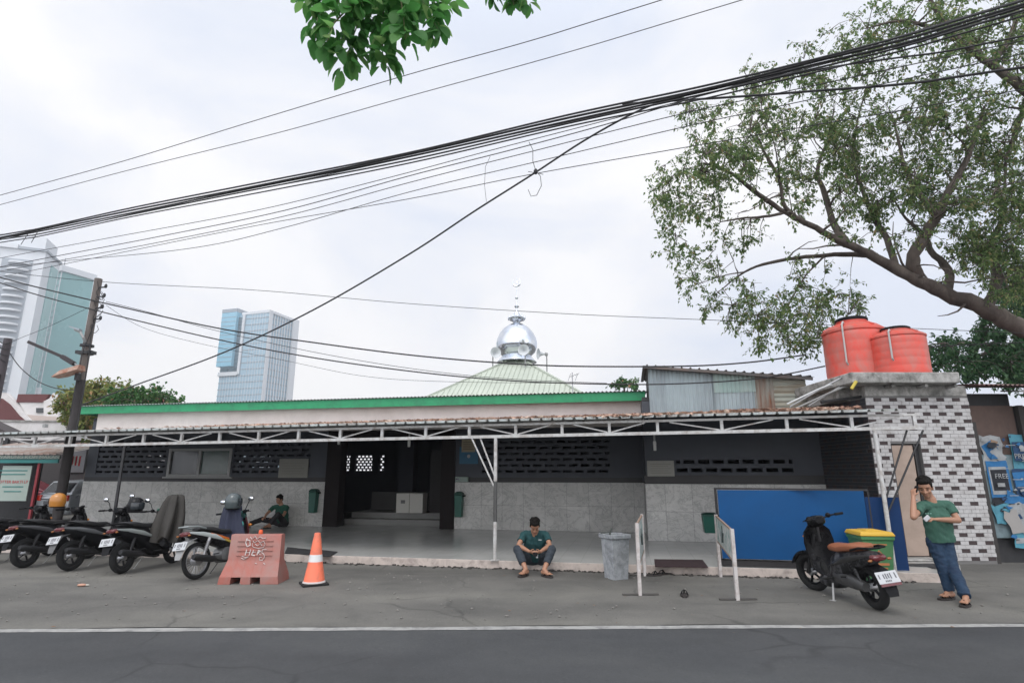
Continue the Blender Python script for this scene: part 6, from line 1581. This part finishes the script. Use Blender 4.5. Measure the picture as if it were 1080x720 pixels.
    mb.build('hair', hair_m, t, True, remesh=.008, sm=2)
    # shirt
    mb = MB()
    lo = pe+(pe-ch).normalized()*.04 if shirt_low is None else V(shirt_low)
    for u in (-1, 0, 1):
        mb.cap(nk+(ch-nk)*.34+ax*u*.055*b, ch+ax*u*.075*b+fw*.02*b, .076*b, .112*b, 14); mb.cap(ch+ax*u*.075*b+fw*.02*b, lo+ax*u*.06*b+fw*.03*b, .112*b, .118*b, 14)
    mb.cap(nk+(ch-nk)*.06-fw*.012, nk+(ch-nk)*.3, .066*b, .08*b)
    mb.cap(shL.lerp(shR, .06), shR.lerp(shL, .06), .068*b)
    for s in 'LR':
        sh, el = V(J['sh'+s]), V(J['el'+s])
        e = sh.lerp(el, sleeve); d = (el-sh).normalized()
        mb.tube([sh-d*.03, sh, sh.lerp(e, .5), e-d*.012, e], [.045*b, .066*b, .064*b, .064*b, .062*b], 14)
    sh_o = mb.build('shirt', shirt_m, t, True, remesh=vox*.8, sm=3)
    Lw = V(loc); hem = pe+(pe-ch).normalized()*hemd-Lw; dn = (pe-ch).normalized()
    bm = bmesh.new(); bm.from_mesh(sh_o.data)
    for v in bm.verts:
        q = (v.co-hem).dot(dn)
        if q > 0: v.co = v.co-dn*q
    from mathutils import noise as nz
    nos_ = [v.normal.copy() for v in bm.verts]
    for v, no_ in zip(bm.verts, nos_):
        q = v.co; am = .007*b; k = nz.noise(V((q.x*9, q.y*9, q.z*16+q.x*10)))*.7+nz.noise(V((q.x*22, q.y*22, q.z*14)))*.4
        v.co = q+no_*k*am*2.0
    bm.to_mesh(sh_o.data); bm.free(); sh_o.data.shade_smooth(); sh_o.data.set_sharp_from_angle(angle=math.radians(60))
    mb = MB()
    for k in range(5): p = ch.lerp(shL, .38)+fw*.128*b+ax*.0+V((0, 0, .0)); 
    # trousers
    mb = MB()
    for u in (-1, 0, 1): mb.cap(pe+(ch-pe)*.16+ax*u*.05*b, pe+ax*u*.055*b-(ch-pe).normalized()*.04, .100*b, .112*b, 14)
    for s in 'LR':
        hp_, kn, an = V(J['hip'+s]), V(J['kn'+s]), V(J['an'+s])
        mb.cap(pe, hp_, .10*b, .102*b); mb.cap(hp_, hp_.lerp(kn, .5), .100*b, .085*b); mb.cap(hp_.lerp(kn, .5), kn, .085*b, .074*b)
        e = kn.lerp(an, 1-calf_bare); d = (an-kn).normalized()
        mb.tube([kn-d*.03, kn, kn.lerp(e, .4), e-d*.015, e], [.05*b, .073*b, .071*b, .064*b, .062*b], 14)
        rr = random.Random(7)
        for k in range(5):
            q = kn.lerp(e, .15+.19*k)+rvec(rr)*.012; mb.ell(q, (.071*b, .071*b, .012), basis(d if abs(d.z) < .99 else V((0, 1, .1)), V((1, 0, 0)))@Matrix.Rotation(math.pi/2, 3, 'X'), 12, 6)
    to = mb.build('trousers', trou_m, t, True, remesh=vox*.8, sm=2)
    cos_ = [v.co.copy() for v in to.data.vertices]; nos_ = [v.normal.copy() for v in to.data.vertices]
    for v, q, no_ in zip(to.data.vertices, cos_, nos_):
        k = nz.noise(V((q.x*12, q.y*12, q.z*20)))*.7+nz.noise(V((q.x*25, q.y*25, q.z*34)))*.5
        v.co = q+no_*k*.011
    if sandals:
        for s in 'LR':
            an = V(J['an'+s]); d = V(J['ft'+s]); rz = math.atan2(d.y, d.x)
            sandal(t, V((an.x, an.y, an.z-.075-.026))+V((d.x, d.y, 0)).normalized()*.05, rz, sd_m, 'sandal', .275)
    return t, fw, ax
def cloth(n, c): return M(n, c, .9, 0, .10, 9, None, bmp=.35, bscale=14)
def gz(px, py, z): return G(px, py, z)
# --- standing man with phone
Yh = 8.25
A = .101
J = dict(head=P(975.5, 513.5, Yh-.02), neck=P(981, 526.5, Yh+.03), chest=P(986, 545, Yh+.05), pelvis=P(990, 566, Yh+.05),
         shR=P(971.5, 533.5, Yh-.02), shL=P(1000, 532.5, Yh+.06), elR=P(963.5, 545, Yh-.22), wrR=P(963.2, 523.5, Yh-.10), elL=P(1010.5, 548.5, Yh-.06), wrL=P(988, 547.5, Yh-.26),
         hipR=P(985.5, 571, Yh+.03), hipL=P(996.5, 571, Yh+.06), knR=P(994, 597, Yh-.05), knL=P(1005, 599, Yh-.12),
         anR=G(1001.5, 623, A), anL=G(1018.5, 629, A), ftR=V((-.95, -.3, 0)), ftL=V((-.75, -.65, 0)))
stm, fw, ax = person('man in green t-shirt and blue jeans standing by the brick outbuilding, phone at his ear', J, (-.62, -.72, -.30), (-.15, -.1, 1), cloth('green_shirt_cloth', (.034, .098, .070)), M('blue_denim', (.006, .021, .05), .85, 0, .3, 5, (.014, .045, .09), .35, 3, .3, 30), (J['anL'].x-.1, J['anL'].y+.1, 0), 1.03, .58, 0,
   hands={'R': (V((.28, .25, .9)), V((.7, .25, -.2)), .165, .55, -1), 'L': (V((-.95, -.2, .12)), V((-.2, .3, -1)), .165, .55, -1)}, hs=1.12)
hR = J['wrR']+V((.28, .25, .9)).normalized()*.085
ph = thing('mobile_phone', 'dark mobile phone held to the ear of the standing man', 'phone', hR+V((.035, .0, .0)))
MB().box((0, 0, 0), (.012, .07, .14), 0, 0, Matrix.Rotation(.4, 3, 'Y')).build('phone_case', black_gloss, ph, bev=.004)
hL = J['wrL']+V((-.95, -.2, .12)).normalized()*.13
pk = thing('paper_packet', 'small white packet in the lowered hand of the standing man', 'packet', hL+V((-.025, 0, -.0)))
MB().box((0, 0, 0), (.05, .025, .085), .2, 0, Matrix.Rotation(.9, 3, 'Y')).build('packet', white_pl, pk, bev=.003)
print_m = M('pale_shirt_print', (.13, .26, .21), .9)
c0 = J['chest']+V((-.05, 0, .07))
for k, (px, h_) in enumerate(((976.5, .016), (979, .022), (981.5, .016), (984.5, .022), (987, .018))):
    o = MB().box((0, 0, 0), (.022, .006, h_), -.15).build('shirt_print', print_m, stm); o.location = P(px, 541.2, Yh-.075+.004*k)-V(stm.location)
# --- seated man on the step
Ys = 10.42
J = dict(head=P(564, 554, 10.22), neck=P(564, 559.5, 10.36), chest=P(564, 570, 10.46), pelvis=P(564.5, 588, 10.64),
         shR=P(552.5, 563.5, 10.42), shL=P(576, 563.5, 10.42), elR=P(546.8, 575, 10.24), wrR=P(558.5, 581.3, 10.02), elL=P(579.8, 575, 10.24), wrL=P(570, 581.3, 10.02),
         hipR=P(558, 589.5, 10.58), hipL=P(571, 589.5, 10.58), knR=P(545.8, 579, 10.18), knL=P(582, 579, 10.16),
         anR=G(554.5, 600, .104), anL=G(574, 600.5, .104), ftR=V((-.55, -.85, 0)), ftL=V((.55, -.85, 0)))
sat, fw2, ax2 = person('man in dark teal shirt sitting on the porch step, looking down at his phone', J, (0, -.78, -.68), (0, -.6, .8), cloth('teal_shirt_cloth', (.010, .052, .055)), M('grey_jeans', (.028, .036, .046), .9, 0, .25, 5, None, bmp=.3, bscale=25), (J['pelvis'].x, J['pelvis'].y, 0), 1.0, .62, .28,
   hands={'R': (V((.85, -.42, -.25)), V((.3, .5, .6)), .16, .75, 1), 'L': (V((-.85, -.42, -.25)), V((-.3, .5, .6)), .16, .75, -1)}, hemd=-.02)
c = P(564.5, 583.2, 9.95)
ph = thing('mobile_phone', 'small dark phone in both hands of the seated man', 'phone', c)
MB().box((0, 0, 0), (.075, .14, .012), 0, 0, Matrix.Rotation(.55, 3, 'X')).build('phone_case', black_gloss, ph, bev=.004)
c = P(566.3, 586.3, 9.93)
cg = thing('paper_slip', 'small white slip between the fingers of the seated man', 'paper', c)
MB().box((0, 0, 0), (.03, .02, .05), .3).build('slip', white_pl, cg)
# chest logo of the seated man
MB().box((0, 0, 0), (.055, .004, .014), 0, 0, Matrix.Rotation(-.25, 3, 'X')).build('shirt_print', M('white_print', (.35, .4, .4), .8), sat).location = P(569.6, 569.0, 10.285)-V(sat.location)
# --- man sitting by the wall at the left
q = Bst(290, 552, 5.05); w0 = Bw(q.x, 5.15, FZ)
def W(s, t, z): return w0+BE*s+BN*t+V((0, 0, z))
J = dict(head=W(.02, -.02, .78), neck=W(.04, .06, .62), chest=W(.05, .12, .45), pelvis=W(.08, .16, .13),
         shR=W(-.16, .02, .56), shL=W(.23, .08, .56), elR=W(-.25, -.16, .38), wrR=W(-.20, -.32, .30), elL=W(.27, -.12, .35), wrL=W(.06, -.28, .28),
         hipR=W(-.02, .1, .12), hipL=W(.17, .1, .12), knR=W(-.42, -.12, .22), knL=W(.22, -.34, .38),
         anR=W(-.62, -.42, .105), anL=W(.05, -.46, .105), ftR=-BE*.9-BN*.3, ftL=-BE*.5-BN*.8)
person('man in green shirt sitting on the porch floor against the marble wall', J, tuple(-BN*.9-BE*.25+V((0, 0, -.25))), (0, -.2, 1), cloth('dark_green_cloth', (.012, .075, .05)), cloth('dark_trousers', (.02, .018, .02)), w0, 1.0, .6, .1,
   hands={'R': (tuple(-BN*.8+V((0, 0, -.3))), (0, 0, -1), .16, .5, 1), 'L': (tuple(-BE*.7-BN*.4), (0, 0, -1), .16, .5, -1)}, vox=.014, hemd=.0)
# ---------------------------------------------------------------- the hazy air of the city
hz_m = bpy.data.materials.new('city_haze'); hz_m.use_nodes = True
N, L = hz_m.node_tree.nodes, hz_m.node_tree.links
for n in list(N):
    if n.type == 'BSDF_PRINCIPLED': N.remove(n)
vp = N.new('ShaderNodeVolumePrincipled'); vp.inputs['Color'].default_value = (.93, .95, 1, 1); vp.inputs['Density'].default_value = .0006; vp.inputs['Anisotropy'].default_value = .2
L.new(vp.outputs[0], N['Material Output'].inputs['Volume'])
hz = MB().bx((-520, -75, -1.1), (420, 620, 215)).build('haze', hz_m, None, smooth=False)
hz['kind'] = 'stuff'; hz['label'] = 'pale city haze filling the air around the street and the towers'
